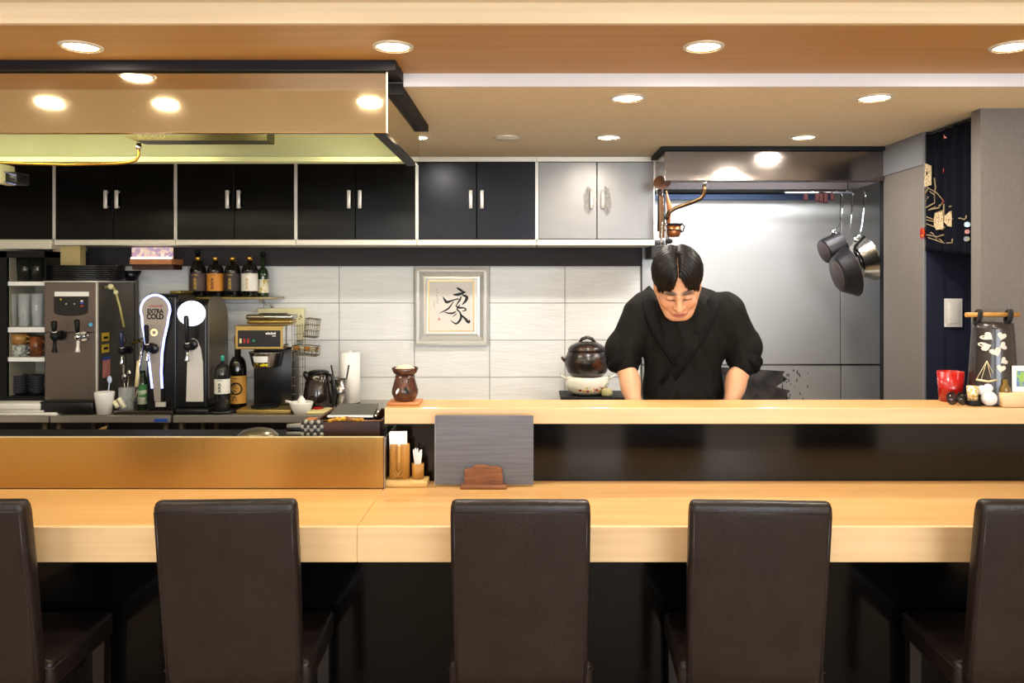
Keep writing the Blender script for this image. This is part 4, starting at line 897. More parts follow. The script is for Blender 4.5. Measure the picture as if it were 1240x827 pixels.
# prep bench in front of the chef
g = thing('prep_bench', 'steel preparation bench hidden behind the serving shelf', 'bench', (.8, 3.35, 0))
obj('top', MB().rbox(-.48, 1.55, 3.262, 3.40, .87, .90, .003, 1), 'steel', g)
for x in (-.44, 1.5): obj('leg', MB().cyl((x, 3.35, 0), (x, 3.35, .87), .018), 'steel', g)
obj('cutting_board', MB().rbox(.38, .95, 3.27, 3.395, .901, .921, .004), mat('board_wood', '#c9a777', .6), label='wooden cutting board under the chef\'s hands', cat='board')

# ------------------------------------------------------------------ things on counter and shelf
D = 3.14
g = obj('burner_board', MB().rbox(wx(470, D), wx(509, D), 3.10, 3.22, 1.0735, 1.084, .002, 1), 'redwood', label='small reddish wood board under the brown oil burner', cat='board')
g = thing('oil_burner', 'brown glazed pear-shaped oil burner with leaf cut-outs', 'burner', (wx(490.5, 3.15), 3.16, 1.0845))
k_ = 1/F*3.16; bx, by, bz = wx(490.5, 3.16), 3.16, 1.0848
obj('body', MB().lathe([(.0001, 0), (11*k_, 0), (13*k_, 2*k_), (15.8*k_, 9*k_), (15.9*k_, 13*k_), (14*k_, 20*k_), (12*k_, 27*k_), (11.8*k_, 31*k_), (10*k_, 31*k_)], (bx, by, bz), n=36), 'brownglaze', g)
obj('dish', MB().lathe([(.0001, 31.5*k_), (11*k_, 31.5*k_), (14*k_, 34*k_), (16.4*k_, 39.5*k_), (15.4*k_, 40*k_), (12*k_, 37*k_), (.0001, 37*k_)], (bx, by, bz), n=36), 'brownglaze', g)
obj('wax', MB().lathe([(12.5*k_, 37.2*k_), (11*k_, 40*k_), (6*k_, 42.5*k_), (.0001, 43.5*k_)], (bx, by, bz), n=24), 'wax', g)
def leafcut(ax, zc_, ln, wd, tilt, m):
    pts = [(-math.cos(PI*i/6)*ln/2, math.sin(PI*i/6)**1.2*wd + 1e-5) for i in range(7)]
    def fn(a, b, o):
        ang = (ax + a)/.052; zz = zc_ + b; t = (zz - bz)/k_; r = np.interp(t, [0, 2, 9, 13, 20, 27, 31], [11, 13, 15.8, 15.9, 14, 12, 11.8])*k_ + .0006 + o
        return (bx + r*math.sin(ang), by - r*math.cos(ang), zz)
    mb = MB(); mb.stroke([(a*math.sin(tilt), a*math.cos(tilt), wd_) for a, wd_ in pts], 0, .0004, fn=fn); return mb
obj('cut_out', leafcut(-.024, bz + 13*k_, .026, .010, .5, None), 'paper', g)
obj('cut_out', leafcut(.014, bz + 14*k_, .032, .012, -.55, None), 'black', g)
obj('cut_out', leafcut(-.004, bz + 24.5*k_, .010, .008, 0, None), 'black', g)
# bamboo set
D = 3.0; ZK = .7875
tr = obj('bamboo_tray', MB().rbox(wx(465.5, 2.97), wx(517, 2.97), 2.975, 3.05, ZK + .0005, wz(582.5, 2.97), .004), 'bamboo_pale', label='split bamboo tray under the napkin holder and toothpick cup', cat='tray')
zt_ = wz(582.5, 2.97) + .0008
g = thing('napkin_holder', 'tall split bamboo napkin holder with a carved knot', 'holder', (wx(483, D), 3.01, zt_))
k_ = D/F; x = wx(483.2, D)
mb = MB()
for s in (-1, 1): mb.lathe([(.0001, 0), (6.8*k_, 0), (6.4*k_, 40*k_), (6.0*k_, 42*k_), (.0001, 42*k_)], (x + s*6*k_, 3.012, zt_), n=16)
mb.lathe([(3.2*k_, 6*k_), (2.8*k_, 40*k_), (.0001, 40*k_)], (x, 2.995, zt_), n=12)
obj('body', mb, 'bamboo', g)
mb = MB()
for a, b in ((-6, 4), (-4, 8), (0, 5), (4, 8), (6, 4)): mb.tube([(x, 2.988, zt_ + 3*k_), (x + a*k_*.6, 2.984, zt_ + (b+1)*k_), (x + a*k_, 2.988, zt_ + (b + 5)*k_)], [.003, .0025, .001])
obj('carved_knot', mb, 'bamboo', g)
g = thing('paper_napkins', 'folded white paper napkins standing in the bamboo holder', 'napkins', (x, 3.01, zt_ + 30*k_))
for k in range(4):
    a = k*.004; obj('napkin', MB().prism([(wx(472, D), zt_ + 36*k_), (wx(492.5, D), zt_ + 36*k_), (wx(492.3, D), wz(522 + k*.3, D)), (wx(471 + .3*k, D), wz(524 - k*.3, D))], 3.0 + a, 3.0025 + a), 'paper', g)
g = thing('toothpick_cup', 'short bamboo cup for toothpicks on the bamboo tray', 'cup', (wx(505.5, D), 3.01, zt_))
xt = wx(505.5, D)
obj('body', MB().lathe([(.0001, .003), (6*k_, .003), (6.4*k_, 18*k_), (7.4*k_, 18*k_), (7.2*k_, 0), (.0001, 0)], (xt, 3.012, zt_), n=20), 'bamboo', g)
for k in range(14):
    a = 2*PI*k/14; rr = (.3 + .6*random.random())
    o = MB().tube([(xt + .006*rr*math.cos(a), 3.012 + .006*rr*math.sin(a), zt_ + .006), (xt + .024*rr*math.cos(a), 3.012 + .018*rr*math.sin(a), zt_ + (33 + random.uniform(-3, 3))*k_)], .0022, 6)
    obj('toothpick', o, 'white', label='paper-wrapped toothpick in the short bamboo cup', cat='toothpick', group='toothpicks in the cup')
# slate menu board and its wooden stand
D = 2.99
g = thing('menu_board', 'blank grey slate-look menu board standing on the counter', 'board', (wx(586, D), D, ZK))
zb1 = wz(587, D)
pts = [(wx(527, D), zb1), (wx(646, D), zb1), (wx(646, D), wz(503.5, D)), (wx(527.5, D), wz(503, D))]
obj('board', MB().prism(pts, D, D + .012), 'slate', g, bevel=.0015)
obj('edge_strip', MB().box(wx(526.3, D), wx(527.2, D), D + .001, D + .011, zb1, wz(503.5, D)), mat('grey_edge', '#8d9094', .5), g)
g = thing('board_stand', 'rustic brown wooden stand gripping the slate board', 'stand', (wx(585, 2.96), 2.965, ZK))
obj('foot', MB().rbox(wx(557, 2.94), wx(613.5, 2.94), 2.945, 3.03, ZK + .0005, wz(588.5, 2.95), .002, 1), 'rusticwood', g)
fp = [(561.5, 588), (608.5, 588), (609, 580), (607.5, 573), (608, 568), (602, 565), (594, 565.5), (586, 563.5), (575, 564), (571, 567), (562, 569), (562.5, 578)]
obj('front_grip', MB().prism([(wx(a, 2.965), wz(b, 2.965)) for a, b in fp], 2.965, 2.985), 'rusticwood', g, bevel=.002)

use_cam_scale(KITCHEN_SCALED)
# ------------------------------------------------------------------ clay pot on enamel casserole
D = 4.03; x = wx(711, D); k_ = D/F; z0 = wz(480.6, 3.92) + .002
g = thing('enamel_casserole', 'cream enamel casserole with a band of red and orange flowers', 'pot', (x, D, z0))
obj('body', MB().lathe([(.0001, 0), (18*k_, 0), (23*k_, 4*k_), (26.5*k_, 12*k_), (25.5*k_, 20*k_), (25*k_, 21*k_), (.0001, 20*k_)], (x, D, z0), n=40), 'enamel', g)
for s in (-1, 1): obj('handle', MB().tube([(x + s*25*k_, D - .02, z0 + 18*k_), (x + s*32*k_, D - .02, z0 + 22*k_), (x + s*32*k_, D + .02, z0 + 22*k_), (x + s*25*k_, D + .02, z0 + 18*k_)], .006), 'enamel', g)
def flower(px, py, r, m):
    a = (px - 711)*k_/(26*k_); a = math.asin(max(-.95, min(.95, a))); rr = np.interp((z0 - wz(py, D))*-1/k_, [0, 4, 12, 20], [18, 23, 26.5, 25.5])*k_
    c = Vector((x + rr*math.sin(a), D - rr*math.cos(a), wz(py, D)))
    obj('flower', MB().lathe([(.0001, .0012), (r*k_, .0012), (r*k_*1.05, -.001)], c, (math.sin(a), -math.cos(a), 0), n=10), m, g)
for a, b, r, m_ in ((697.5, 469, .9, 'orange'), (700.5, 469.5, 1.6, 'red'), (705, 470, 1.6, 'orange'), (709.8, 470.2, 1.8, 'red'), (708.8, 466.3, 1.1, 'yellow'), (714.5, 470.5, 1.1, 'yellow'), (718, 468, 1, 'orange'), (721.2, 468.8, 1.6, 'red'), (725, 470, 1.5, 'orange'), (728.5, 467.3, 1.7, 'red'), (725.5, 465.5, .9, 'orange'), (731.5, 464.5, 1.0, 'yellow'), (733, 463, .9, 'green'), (706.5, 473, .9, 'yellow'), (718, 471.3, .9, 'orange'), (725.5, 473, .9, 'yellow')):
    flower(a, b, r, m_)
z1 = z0 + 21.5*k_
g = thing('clay_pot', 'round sooty black clay pot with lid standing on the enamel casserole', 'pot', (x, D, z1))
obj('body', MB().lathe([(.0001, 0), (19*k_, 0), (24*k_, 5*k_), (27.5*k_, 15*k_), (27*k_, 21*k_), (23.5*k_, 29*k_), (22*k_, 30*k_), (.0001, 30*k_)], (x, D, z1), n=40), 'soot', g)
obj('lid', MB().lathe([(23*k_, 30*k_), (23.4*k_, 32*k_), (20*k_, 36.5*k_), (12*k_, 40.5*k_), (.0001, 42*k_)], (x, D, z1), n=40), 'soot', g)
obj('lid_handle', MB().tube([(x - 9*k_, D, z1 + 40*k_), (x - 6*k_, D, z1 + 44.5*k_), (x, D, z1 + 46.5*k_), (x + 6*k_, D, z1 + 44.5*k_), (x + 9*k_, D, z1 + 40*k_)], .0085), 'soot', g)
obj('side_handle', MB().tube([(x - 25*k_, D, z1 + 16*k_), (x - 29*k_, D, z1 + 20*k_), (x - 31*k_, D, z1 + 22.5*k_)], [.009, .008, .006]), 'soot', g)
obj('side_handle', MB().tube([(x + 25*k_, D, z1 + 16*k_), (x + 29*k_, D, z1 + 20*k_), (x + 31*k_, D, z1 + 22.5*k_)], [.009, .008, .006]), 'soot', g)
obj('twine_ball', MB().lathe([(.0001, 0), (.024, 0), (.028, .012), (.027, .028), (.02, .036), (.0001, .037)], (wx(735, 3.95), 3.95, wz(481, 3.92) + .0015), n=20), mat('olive_twine', '#a8a070', .9, bump=.002, bscale=(60, 60, 260)), label='small pale twine roll beside the enamel casserole', cat='twine')

# ------------------------------------------------------------------ hanging pans
rail_z = wz(233, 3.95)
obj('pan_rail', MB().cyl((wx(950, 3.95), 3.95, rail_z), (1.602, 3.95, rail_z), .006), 'chrome', label='thin steel rail below the smaller hood carrying the pans', cat='rail')
def pan(cx, cy, d, n, r0, r1, dep, m, label, hook, path, name, edge=None):
    """bottom centre at pixel (cx, cy), bottom facing n; r0 bottom radius, r1 rim radius"""
    c = Vector((wx(cx, d), d, wz(cy, d))); n = Vector(n).normalized()
    t = thing(name, label, 'pan', c, 'pans hanging from the rail')
    th = .003
    obj('body', MB().lathe([(.0001, 0), (r0*.93, 0), (r0, -.006), (r1, -dep), (r1 + .004, -dep - .002), (r1 - th, -dep + .001), (r0 - th, -.009), (.0001, -.004)], c, n, n=40), m, t)
    if edge: obj('base_disc', MB().lathe([(.0001, .002), (r0*.78, .002), (r0*.8, .0)], c, n, n=32), edge, t)
    pts = [Vector((wx(a, e_), e_, wz(b, e_))) for a, b, e_ in path]
    obj('handle', MB().tube(pts, [.0085] + [.006]*(len(pts)-2) + [.008], 10, flat=.6), 'chrome', t)
    obj('bracket', MB().ball(pts[0], .014, 12).ball(pts[0] + Vector((.012, -.004, -.006)), .008, 10), 'chrome', t)
    hk = Vector((wx(hook, 3.95), 3.95, rail_z)); e_ = pts[-1]
    obj('hook', MB().tube([e_ + Vector((0, 0, -.006)), e_ + Vector((.006, 0, .002)), (hk + e_)/2 + Vector((.004, 0, .004)), hk + Vector((0, 0, .009)), hk + Vector((-.008, 0, .0))], .0018), 'chrome', t)
pan(998, 305, 3.88, (-.92, -.12, -.36), .062, .066, .090, 'pandark', 'small dark saucepan hanging first on the rail', 1014, [(1009, 281, 3.88), (1014, 277, 3.9), (1018.5, 269, 3.92), (1020, 255, 3.94), (1020, 238, 3.95)], 'saucepan', mat('dull_brown_base', '#4a4040', .5, metal=.4))
pan(1014, 333, 3.78, (-.95, -.02, -.28), .088, .120, .062, 'pandark', 'large dark frying pan hanging lowest, in the middle of the rail', 1026, [(1018, 301, 3.84), (1024, 295, 3.86), (1029, 282, 3.89), (1031, 262, 3.92), (1033, 236, 3.95)], 'frying_pan', mat('dull_brown_base', '#4a4040', .5, metal=.4))
pan(1036, 317, 3.90, (-.94, -.06, -.30), .080, .112, .065, 'pansteel', 'shiny steel frying pan hanging nearest the grey wall', 1046, [(1036, 290, 3.91), (1041, 284, 3.92), (1044, 272, 3.93), (1046, 255, 3.94), (1047, 238, 3.95)], 'frying_pan', 'pansteel')
for i, (px, h_) in enumerate(((976, 11), (990, 12), (995, 13), (1000.5, 14), (1008.5, 11))):
    obj('wooden_clip', MB().rbox(wx(px - 2.4, 3.94), wx(px + 2.4, 3.94), 3.938, 3.952, wz(232 + h_, 3.94), rail_z - .007, .003).tube([(wx(px, 3.94), 3.945, rail_z - .008), (wx(px, 3.94), 3.942, rail_z + .006), (wx(px, 3.94), 3.956, rail_z + .006)], .0012), mat('red_brown_clip', '#260a06', .8, spec=.2),
        label='red-brown wooden clip on the pan rail, %s' % ['standing apart on its own', 'first of the close cluster', 'second of the close cluster', 'longest of the close cluster', 'nearest the saucepan'][i], cat='clip', group='wooden clips on the rail')
# ------------------------------------------------------------------ utensils hanging at the left end of the small hood
D = 3.74
obj('utensil_rail', MB().cyl((wx(795, 3.68), 3.68, wz(231, D)), (wx(797, 4.1), 4.1, wz(231, D)), .005), 'chrome', label='short steel rail at the open end of the smaller hood', cat='rail')
g = thing('wooden_spatula', 'long wooden spatula hanging beside the glare-grey cabinet', 'spatula', (wx(801, D), D, wz(290, D)))
obj('blade', MB().rbox(wx(798.5, D), wx(805, D), D, D + .008, wz(288, D), wz(236, D), .003), mat('oiled_wood', '#6a4414', .35, var='#4c2e0e', scale=(50, 50, 8)), g)
obj('loop', MB().tube([(wx(802, D), D + .004, wz(236, D)), (wx(803, D), D - .004, wz(231, D)), (wx(801, D), D + .002, wz(229, D))], .0015), 'chrome', g)
obj('bamboo_ladle', MB().lathe([(.0001, 0), (.03, .006), (.042, .022), (.040, .024), (.0001, .01)], (wx(803, 3.72), 3.72, wz(224, 3.72)), (-.3, -.8, .5), n=20).tube([(wx(803, 3.72), 3.73, wz(228, 3.72)), (wx(799, 3.72), 3.73, wz(236, 3.72))], .005), mat('scorched_bamboo', '#4a2a14', .5), label='brown scorched ladle at the corner of the smaller hood', cat='ladle')
g = thing('cooking_tongs', 'steel cooking tongs hanging in front of the wooden spatula', 'tongs', (wx(804, 3.71), 3.71, wz(295, 3.71)))
for s in (-1, 1): obj('arm', MB().tube([(wx(804, 3.71), 3.71, wz(259, 3.71)), (wx(804 + s*2.6, 3.71), 3.71, wz(276, 3.71)), (wx(804 + s*3.4, 3.71), 3.71, wz(292, 3.71)), (wx(804 + s*2.4, 3.71), 3.71, wz(297, 3.71))], [.004, .004, .005, .008], flat=.5), 'chrome', g)
obj('loop', MB().tube([(wx(804, 3.71), 3.71, wz(259, 3.71)), (wx(803.5, 3.72), 3.72, wz(240, 3.71)), (wx(802, 3.73), 3.73, wz(230, 3.71))], .002), 'chrome', g)
g = thing('basting_pot', 'small copper pot in a black holder hanging below the bent pipe', 'pot', (wx(814, 3.76), 3.76, wz(286, 3.76)))
xx = wx(815, 3.76); k_ = 3.76/F
obj('body', MB().lathe([(.0001, 0), (7*k_, 0), (9*k_, 3*k_), (9.5*k_, 15*k_), (8.5*k_, 15*k_), (.0001, 4*k_)], (xx, 3.76, wz(287, 3.76)), n=20), 'copper', g)
obj('holder', MB().tube([(xx + 9.8*k_*math.cos(a), 3.76 + 9.8*k_*math.sin(a), wz(272, 3.76)) for a in [2*PI*i/16 for i in range(16)]], .005, closed=True).tube([(xx + 9.8*k_*math.cos(a), 3.76 + 9.8*k_*math.sin(a), wz(279, 3.76)) for a in [2*PI*i/16 for i in range(16)]], .003, closed=True).tube([(xx + 10*k_, 3.76, wz(270, 3.76)), (xx + 14*k_, 3.76, wz(274, 3.76)), (xx + 12*k_, 3.76, wz(280, 3.76)), (xx + 9*k_, 3.76, wz(281, 3.76))], .0035), 'black', g)
obj('hanger', MB().tube([(xx - 6*k_, 3.76, wz(272, 3.76)), (xx - 5*k_, 3.75, wz(250, 3.76)), (xx - 9*k_, 3.74, wz(232, 3.76))], [.009, .012, .003]), 'redwood', g)
obj('black_skimmer', MB().tube([(wx(798, 3.78), 3.78, wz(233, 3.78)), (wx(797.5, 3.78), 3.78, wz(280, 3.78))], .006).ball((wx(810, 3.7), 3.7, wz(292, 3.7)), .018, 12, sy=.4, sz=.7).tube([(wx(810, 3.7), 3.7, wz(292, 3.7)), (wx(806.5, 3.7), 3.705, wz(262, 3.7)), (wx(804, 3.7), 3.71, wz(234, 3.7))], .0025), 'black', label='black round-headed skimmer hanging lowest of the utensils', cat='skimmer')
mb = MB().rbox(wx(788.5, 4.0), wx(805, 4.0), 4.0, 4.2, wz(313, 4.0), wz(291, 4.0), .004)
for k in range(5): mb.box(wx(789, 3.996), wx(804.6, 3.996), 3.994, 4.0, wz(294 + 4*k, 4.0) - .004, wz(294 + 4*k, 4.0))
obj('ribbed_vent_box', mb, mat('dark_grey_vent', '#2c2724', .5), label='dark ribbed vent box on the wall behind the chef\'s head', cat='vent')

# ------------------------------------------------------------------ right side: switch, curtain, items
g = thing('light_switch', 'white rocker light switch on the navy wall', 'switch', (wx(1153.5, 3.25), 3.24, wz(396, 3.25)))
obj('plate', MB().rbox(wx(1143, 3.245), wx(1164.3, 3.245), 3.237, 3.2449, wz(396, 3.245), wz(361.5, 3.245), .002), 'white', g)
obj('rocker', MB().rbox(wx(1148, 3.24), wx(1161, 3.24), 3.233, 3.237, wz(391.5, 3.24), wz(366, 3.24), .0015), 'white', g)
# curtain: runs from the kitchen corner to the front pillar
NA, NB = Vector((1.636, 3.24)), Vector((1.639, 2.872))
def nor(px, py, o=0.0):
    """point on the curtain for a spot given as seen from the eye"""
    s = 0.0
    lo_, hi_ = -.1, 1.1
    for _ in range(30):
        s = (lo_+hi_)/2; p = NA.lerp(NB, s); q = VX + p.x*F/p.y
        if q < px: lo_ = s
        else: hi_ = s
    p = NA.lerp(NB, s); wv = .006*math.sin(s*34) + .003*math.sin(s*13+1)
    return Vector((p.x - .016 - wv - o, p.y, wz(py, p.y)))
g = thing('noren_curtain', 'dark indigo cloth curtain with cream thread embroidery in the doorway', 'curtain', (1.6, 3.05, wz(308, 3.0)))
n1, n2 = 64, 30; vs = []; tops = []
for i in range(n1 + 1):
    s = i/n1; p = NA.lerp(NB, s); wv = .006*math.sin(s*34) + .003*math.sin(s*13+1)
    zt2, zb2 = 2.15, wz(304, 3.235)*(1-s) + wz(310.5, 2.872)*s
    for j in range(n2 + 1):
        t_ = j/n2; vs.append((p.x - .014 - wv, p.y, zt2 + (zb2 - zt2)*t_))
fs = [(i*(n2+1)+j, (i+1)*(n2+1)+j, (i+1)*(n2+1)+j+1, i*(n2+1)+j+1) for i in range(n1) for j in range(n2)]
nc = obj('cloth', MB().add(vs, fs, 0, True), 'noren', g); md = nc.modifiers.new('thick', 'SOLIDIFY'); md.thickness = .0015*CAM_SCALE; md.offset = 1
obj('rod', MB().cyl((NA.x - .014, 3.243, 2.152), (NB.x - .014, 2.864, 2.152), .006), 'black', g)
def ns(pts, wd, mb, extra=.003):
    P = [nor(a, b, extra) for a, b in pts]; mb.tube(P, [wd]*len(P), 6, flat=.6)
mb = MB()
def zr_(x, y): return (1100 + x/4.136, 120 + y/4.136)      # spots read off an enlarged view
L1 = [[(150, 395), (165, 440), (150, 480)], [(125, 440), (170, 470), (190, 510), (175, 545), (130, 555)], [(110, 445), (150, 480), (155, 520), (120, 545)], [(100, 480), (130, 490), (110, 520), (98, 550)],
      [(130, 445), (120, 470), (100, 490)], [(105, 455), (90, 480)], [(195, 525), (197, 600)], [(195, 555), (235, 535)], [(245, 600), (280, 597), (305, 603), (318, 595), (318, 582)],
      [(125, 590), (150, 605)], [(125, 605), (155, 615)], [(125, 625), (160, 640), (185, 655)], [(185, 655), (215, 640)], [(110, 670), (150, 690), (180, 705), (200, 722)], [(125, 680), (170, 690), (200, 680)],
      [(200, 722), (250, 720), (253, 700)], [(110, 690), (160, 705), (190, 722)], [(100, 620), (115, 640)], [(135, 550), (180, 530)], [(110, 660), (140, 672), (170, 700)]]
for l in L1: ns([zr_(*p) for p in l], .0032, mb)
obj('thread_line', mb, 'thread', g)
def blob(poly, m, nm, o=.004):
    P = [nor(*zr_(*p), o) for p in poly]; c = sum(P, Vector((0, 0, 0)))/len(P)
    mb = MB(); n = len(P); Q = [p + Vector((-.002, 0, 0)) for p in P]
    mb.add(P + Q, [list(range(n)), [n+i for i in range(n)][::-1]] + [(i, n+i, n+(i+1) % n, (i+1) % n) for i in range(n)]); obj(nm, mb, m, g)
M['embro'] = mat('dotted_embroidery', '#b8a888', .8, var='#7a5c34', scale=(130, 130, 130), lo=.5, hi=.6)
blob([(100, 325), (118, 320), (138, 335), (138, 430), (118, 440), (98, 445)], 'embro', 'embroidered_patch')
blob([(190, 555), (196, 650), (170, 655), (155, 635), (150, 600), (165, 570)], 'embro', 'embroidered_patch')
blob([(242, 560), (243, 640), (225, 635), (215, 615), (217, 585), (230, 565)], 'embro', 'embroidered_patch')
for P_ in ([(202, 195), (213, 178), (225, 195), (213, 200)], [(193, 365), (207, 345), (214, 350), (205, 372)], [(185, 515), (200, 500), (204, 510), (192, 528)]): blob(P_, 'red', 'red_petal')
def disc(x, y, r, m, o=.005, ry=None): blob([(x + r*math.cos(2*PI*k/14), y + (ry or r)*math.sin(2*PI*k/14)) for k in range(14)], m, 'badge', o)
disc(103, 672, 20, 'red', .006, 32); disc(103, 672, 12, 'orange', .0085, 19); disc(323, 628, 9, mat('pale_blue', '#a8c4d8', .5), .005, 13); disc(323, 664, 7, mat('violet_orange', '#8a6a88', .5, var='#c8823a', scale=(90, 90, 90)), .005, 11); disc(321, 700, 9, mat('olive_blue', '#8a8a5a', .5, var='#5a6a9a', scale=(90, 90, 90)), .005, 13)
disc(112, 740, 8, 'thread', .005, 11)
use_cam_scale(UNSCALED)
# things at the right end of the shelf
ZH = 1.0735; D = 3.2
x = wx(1151, 3.22); k_ = 3.22/F
g = thing('red_cup', 'red lacquered cup at the right end of the serving shelf', 'cup', (x, 3.22, ZH + .0005))
obj('body', MB().lathe([(.0001, .004), (11.5*k_, .004), (14*k_, 35*k_), (15.3*k_, 36*k_), (13*k_, 0), (.0001, 0)], (x, 3.22, ZH + .0005), n=32), 'red', g)
D = 3.19
g = thing('eyeglasses', 'pair of dark glasses leaning on the red cup', 'glasses', (wx(1160, 3.12), 3.12, ZH))
for a in (1153.5, 1166):
    c = Vector((wx(a, 3.12), 3.125, ZH + .025))
    obj('lens', MB().lathe([(.0001, .001), (.02, .001), (.02, -.001)], c, (-.1, -1, .25), n=20, sy=1.15), 'dglass', g)
    obj('rim', MB().tube([c + Vector((.021*math.cos(t_), .005*math.sin(t_), .0235*math.sin(t_))) for t_ in [2*PI*i/20 for i in range(20)]], .0017, 6, closed=True), 'black', g)
obj('temple', MB().tube([(wx(1150, 3.12), 3.125, ZH + .03), (wx(1153, 3.18), 3.165, ZH + .05)], .0018), 'black', g)
# ceramic lantern
x = wx(1202, 3.17); k_ = 3.17/F; zl = ZH + .0005
g = thing('ceramic_lantern', 'tall dark ceramic lantern with white heart-shaped cut-outs and a wooden handle', 'lantern', (x, 3.17, zl))
obj('body', MB().lathe([(.0001, 0), (28*k_, 0), (28.2*k_, 3*k_), (23*k_, 90*k_), (22.2*k_, 97*k_), (21*k_, 97*k_), (24*k_, 20*k_)], (x, 3.17, zl), n=40), 'lantern', g)
zh_ = wz(381, 3.17)
obj('handle', MB().cyl((wx(1168, 3.17), 3.16, zh_), (wx(1234, 3.17), 3.17, zh_), .0095), 'bamboo', g)
for a in (1183.5, 1220.5):
    c = Vector((wx(a, 3.17), 3.165, zh_)); mb = MB()
    for q in (-.006, .004): mb.tube([c + Vector((q + .012*math.sin(t_)*.4, .016*math.cos(t_), -.008 + .026*math.sin(t_))) for t_ in [2*PI*i/14 for i in range(14)]], .005, closed=True)
    obj('rope', mb, 'rope', g)
def heart(px, py, s, rot):
    P = []
    for i in range(16):
        t_ = 2*PI*i/16; a = 16*math.sin(t_)**3; b = 13*math.cos(t_) - 5*math.cos(2*t_) - 2*math.cos(3*t_) - math.cos(4*t_)
        a, b = a/16*s, b/16*s; P.append((px + a*math.cos(rot) - b*math.sin(rot), py - (a*math.sin(rot) + b*math.cos(rot))))
    V = []
    for a, b in P:
        z = wz(b, 3.09); t_ = (z - zl)/k_; r = np.interp(t_, [3, 90], [28.2, 23])*k_ + .0008; sx_ = max(-.97, min(.97, (wx(a, 3.10) - x)/r)); an = math.asin(sx_)
        V.append(Vector((x + r*math.sin(an), 3.17 - r*math.cos(an), z)))
    n = 16; zc3 = wz(py, 3.09); rc = np.interp((zc3 - zl)/k_, [3, 90], [28.2, 23])*k_ + .0012; an = math.asin((wx(px, 3.10) - x)/rc); c = Vector((x + rc*math.sin(an), 3.17 - rc*math.cos(an), zc3))
    mb = MB(); mb.add(V + [c], [(i, (i+1) % n, n) for i in range(n)]); obj('heart_inlay', mb, mat('pale_inlay', '#c9c4ba', .6), g)
for a in ((1198, 408, 5.4, .9), (1212, 407, 5.4, -.3), (1196, 420, 5.4, 1.9), (1213, 419, 5, -1.2), (1205, 426, 6, .4), (1213.5, 437, 4.6, -1.0), (1210, 446, 5.2, -.2)): heart(*a)
# small ornaments
def orn(name, label, cat, m, mb, grp=None): return obj(name, mb, m, label=label, cat=cat, group=grp)
g = thing('crystal_figure', 'clear crystal figure of two stacked balls in front of the lantern', 'ornament', (wx(1199, 3.09), 3.09, ZH))
obj('lower_ball', MB().ball((wx(1199.5, 3.08), 3.09, ZH + .030), .029, 20), mat('frosted_crystal', '#f4f4f6', .25, trans=.25), g)
obj('upper_ball', MB().ball((wx(1191, 3.10), 3.11, ZH + .058), .02, 16).ball((wx(1206, 3.10), 3.11, ZH + .06), .018, 16).ball((wx(1199, 3.10), 3.11, ZH + .068), .02, 16), mat('frosted_crystal', '#f4f4f6', .25, trans=.25), g)
mb = MB(); top = Vector((wx(1197, 3.08), 3.09, wz(437, 3.08)))
for a in (1184, 1190, 1204, 1210): mb.tube([top, (wx(a, 3.08), 3.09 + .01*(a > 1195), wz(460, 3.08))], .0012)
mb.tube([(wx(1184, 3.08), 3.09, wz(460, 3.08)), (wx(1197, 3.08), 3.08, wz(462, 3.08)), (wx(1210, 3.08), 3.09, wz(460, 3.08))], .004)
obj('string_of_beads', mb, mat('pale_gold_string', '#cfc29a', .4), g)
orn('mosaic_tumbler', 'gold mosaic candle glass beside the crystal figure', 'candle holder', mat('gold_mosaic', '#b99a4a', .3, metal=.4, var='#f0e4c0', scale=(140, 140, 140), lo=.45, hi=.52), MB().lathe([(.0001, .02), (.018, .02), (.022, .075), (.019, .075), (.0001, .05)], (wx(1178.5, 3.10), 3.105, ZH + .001), n=18))
orn('dark_base_block', 'small black and green block under the mosaic candle glass', 'block', 'black', MB().rbox(wx(1173, 3.10), wx(1186, 3.10), 3.085, 3.125, ZH + .0005, ZH + .0205, .003))
orn('amber_bottle', 'small dark bottle with amber glass between lantern and card', 'bottle', mat('amber_glass', '#6a5010', .1, coat=.5), MB().lathe([(.0001, 0), (.017, 0), (.018, .04), (.009, .055), (.009, .072), (.0001, .074)], (wx(1218, 3.07), 3.075, ZH + .0325), n=18))
orn('wooden_riser', 'pale wooden block at the right end of the shelf in front', 'block', 'fascia', MB().rbox(wx(1214, 3.06), 2.0, 3.055, 3.12, ZH + .0005, wz(475.5, 3.06), .003, 1))
zq = wz(475.5, 3.06) + .0005
g = thing('picture_card', 'small standing card with green and blue picture at the frame edge', 'card', (wx(1238, 3.08), 3.08, zq))
obj('card', MB().box(wx(1226, 3.08), wx(1252, 3.08), 3.08, 3.084, zq, wz(443, 3.08)), 'paper', g)
obj('picture', MB().box(wx(1231, 3.079), wx(1249, 3.079), 3.0785, 3.0799, wz(468, 3.08), wz(449, 3.08)), mat('green_blue_picture', '#8fb85a', .6, var='#5a7ab0', scale=(50, 50, 50), lo=.45, hi=.6), g)
orn('brown_jar', 'brown capped jar behind the standing card', 'jar', mat('brown_jar_glass', '#6a3a2a', .2), MB().lathe([(.0001, 0), (.02, 0), (.02, .09), (.0001, .092)], (wx(1233, 3.11), 3.105, zq), n=18))

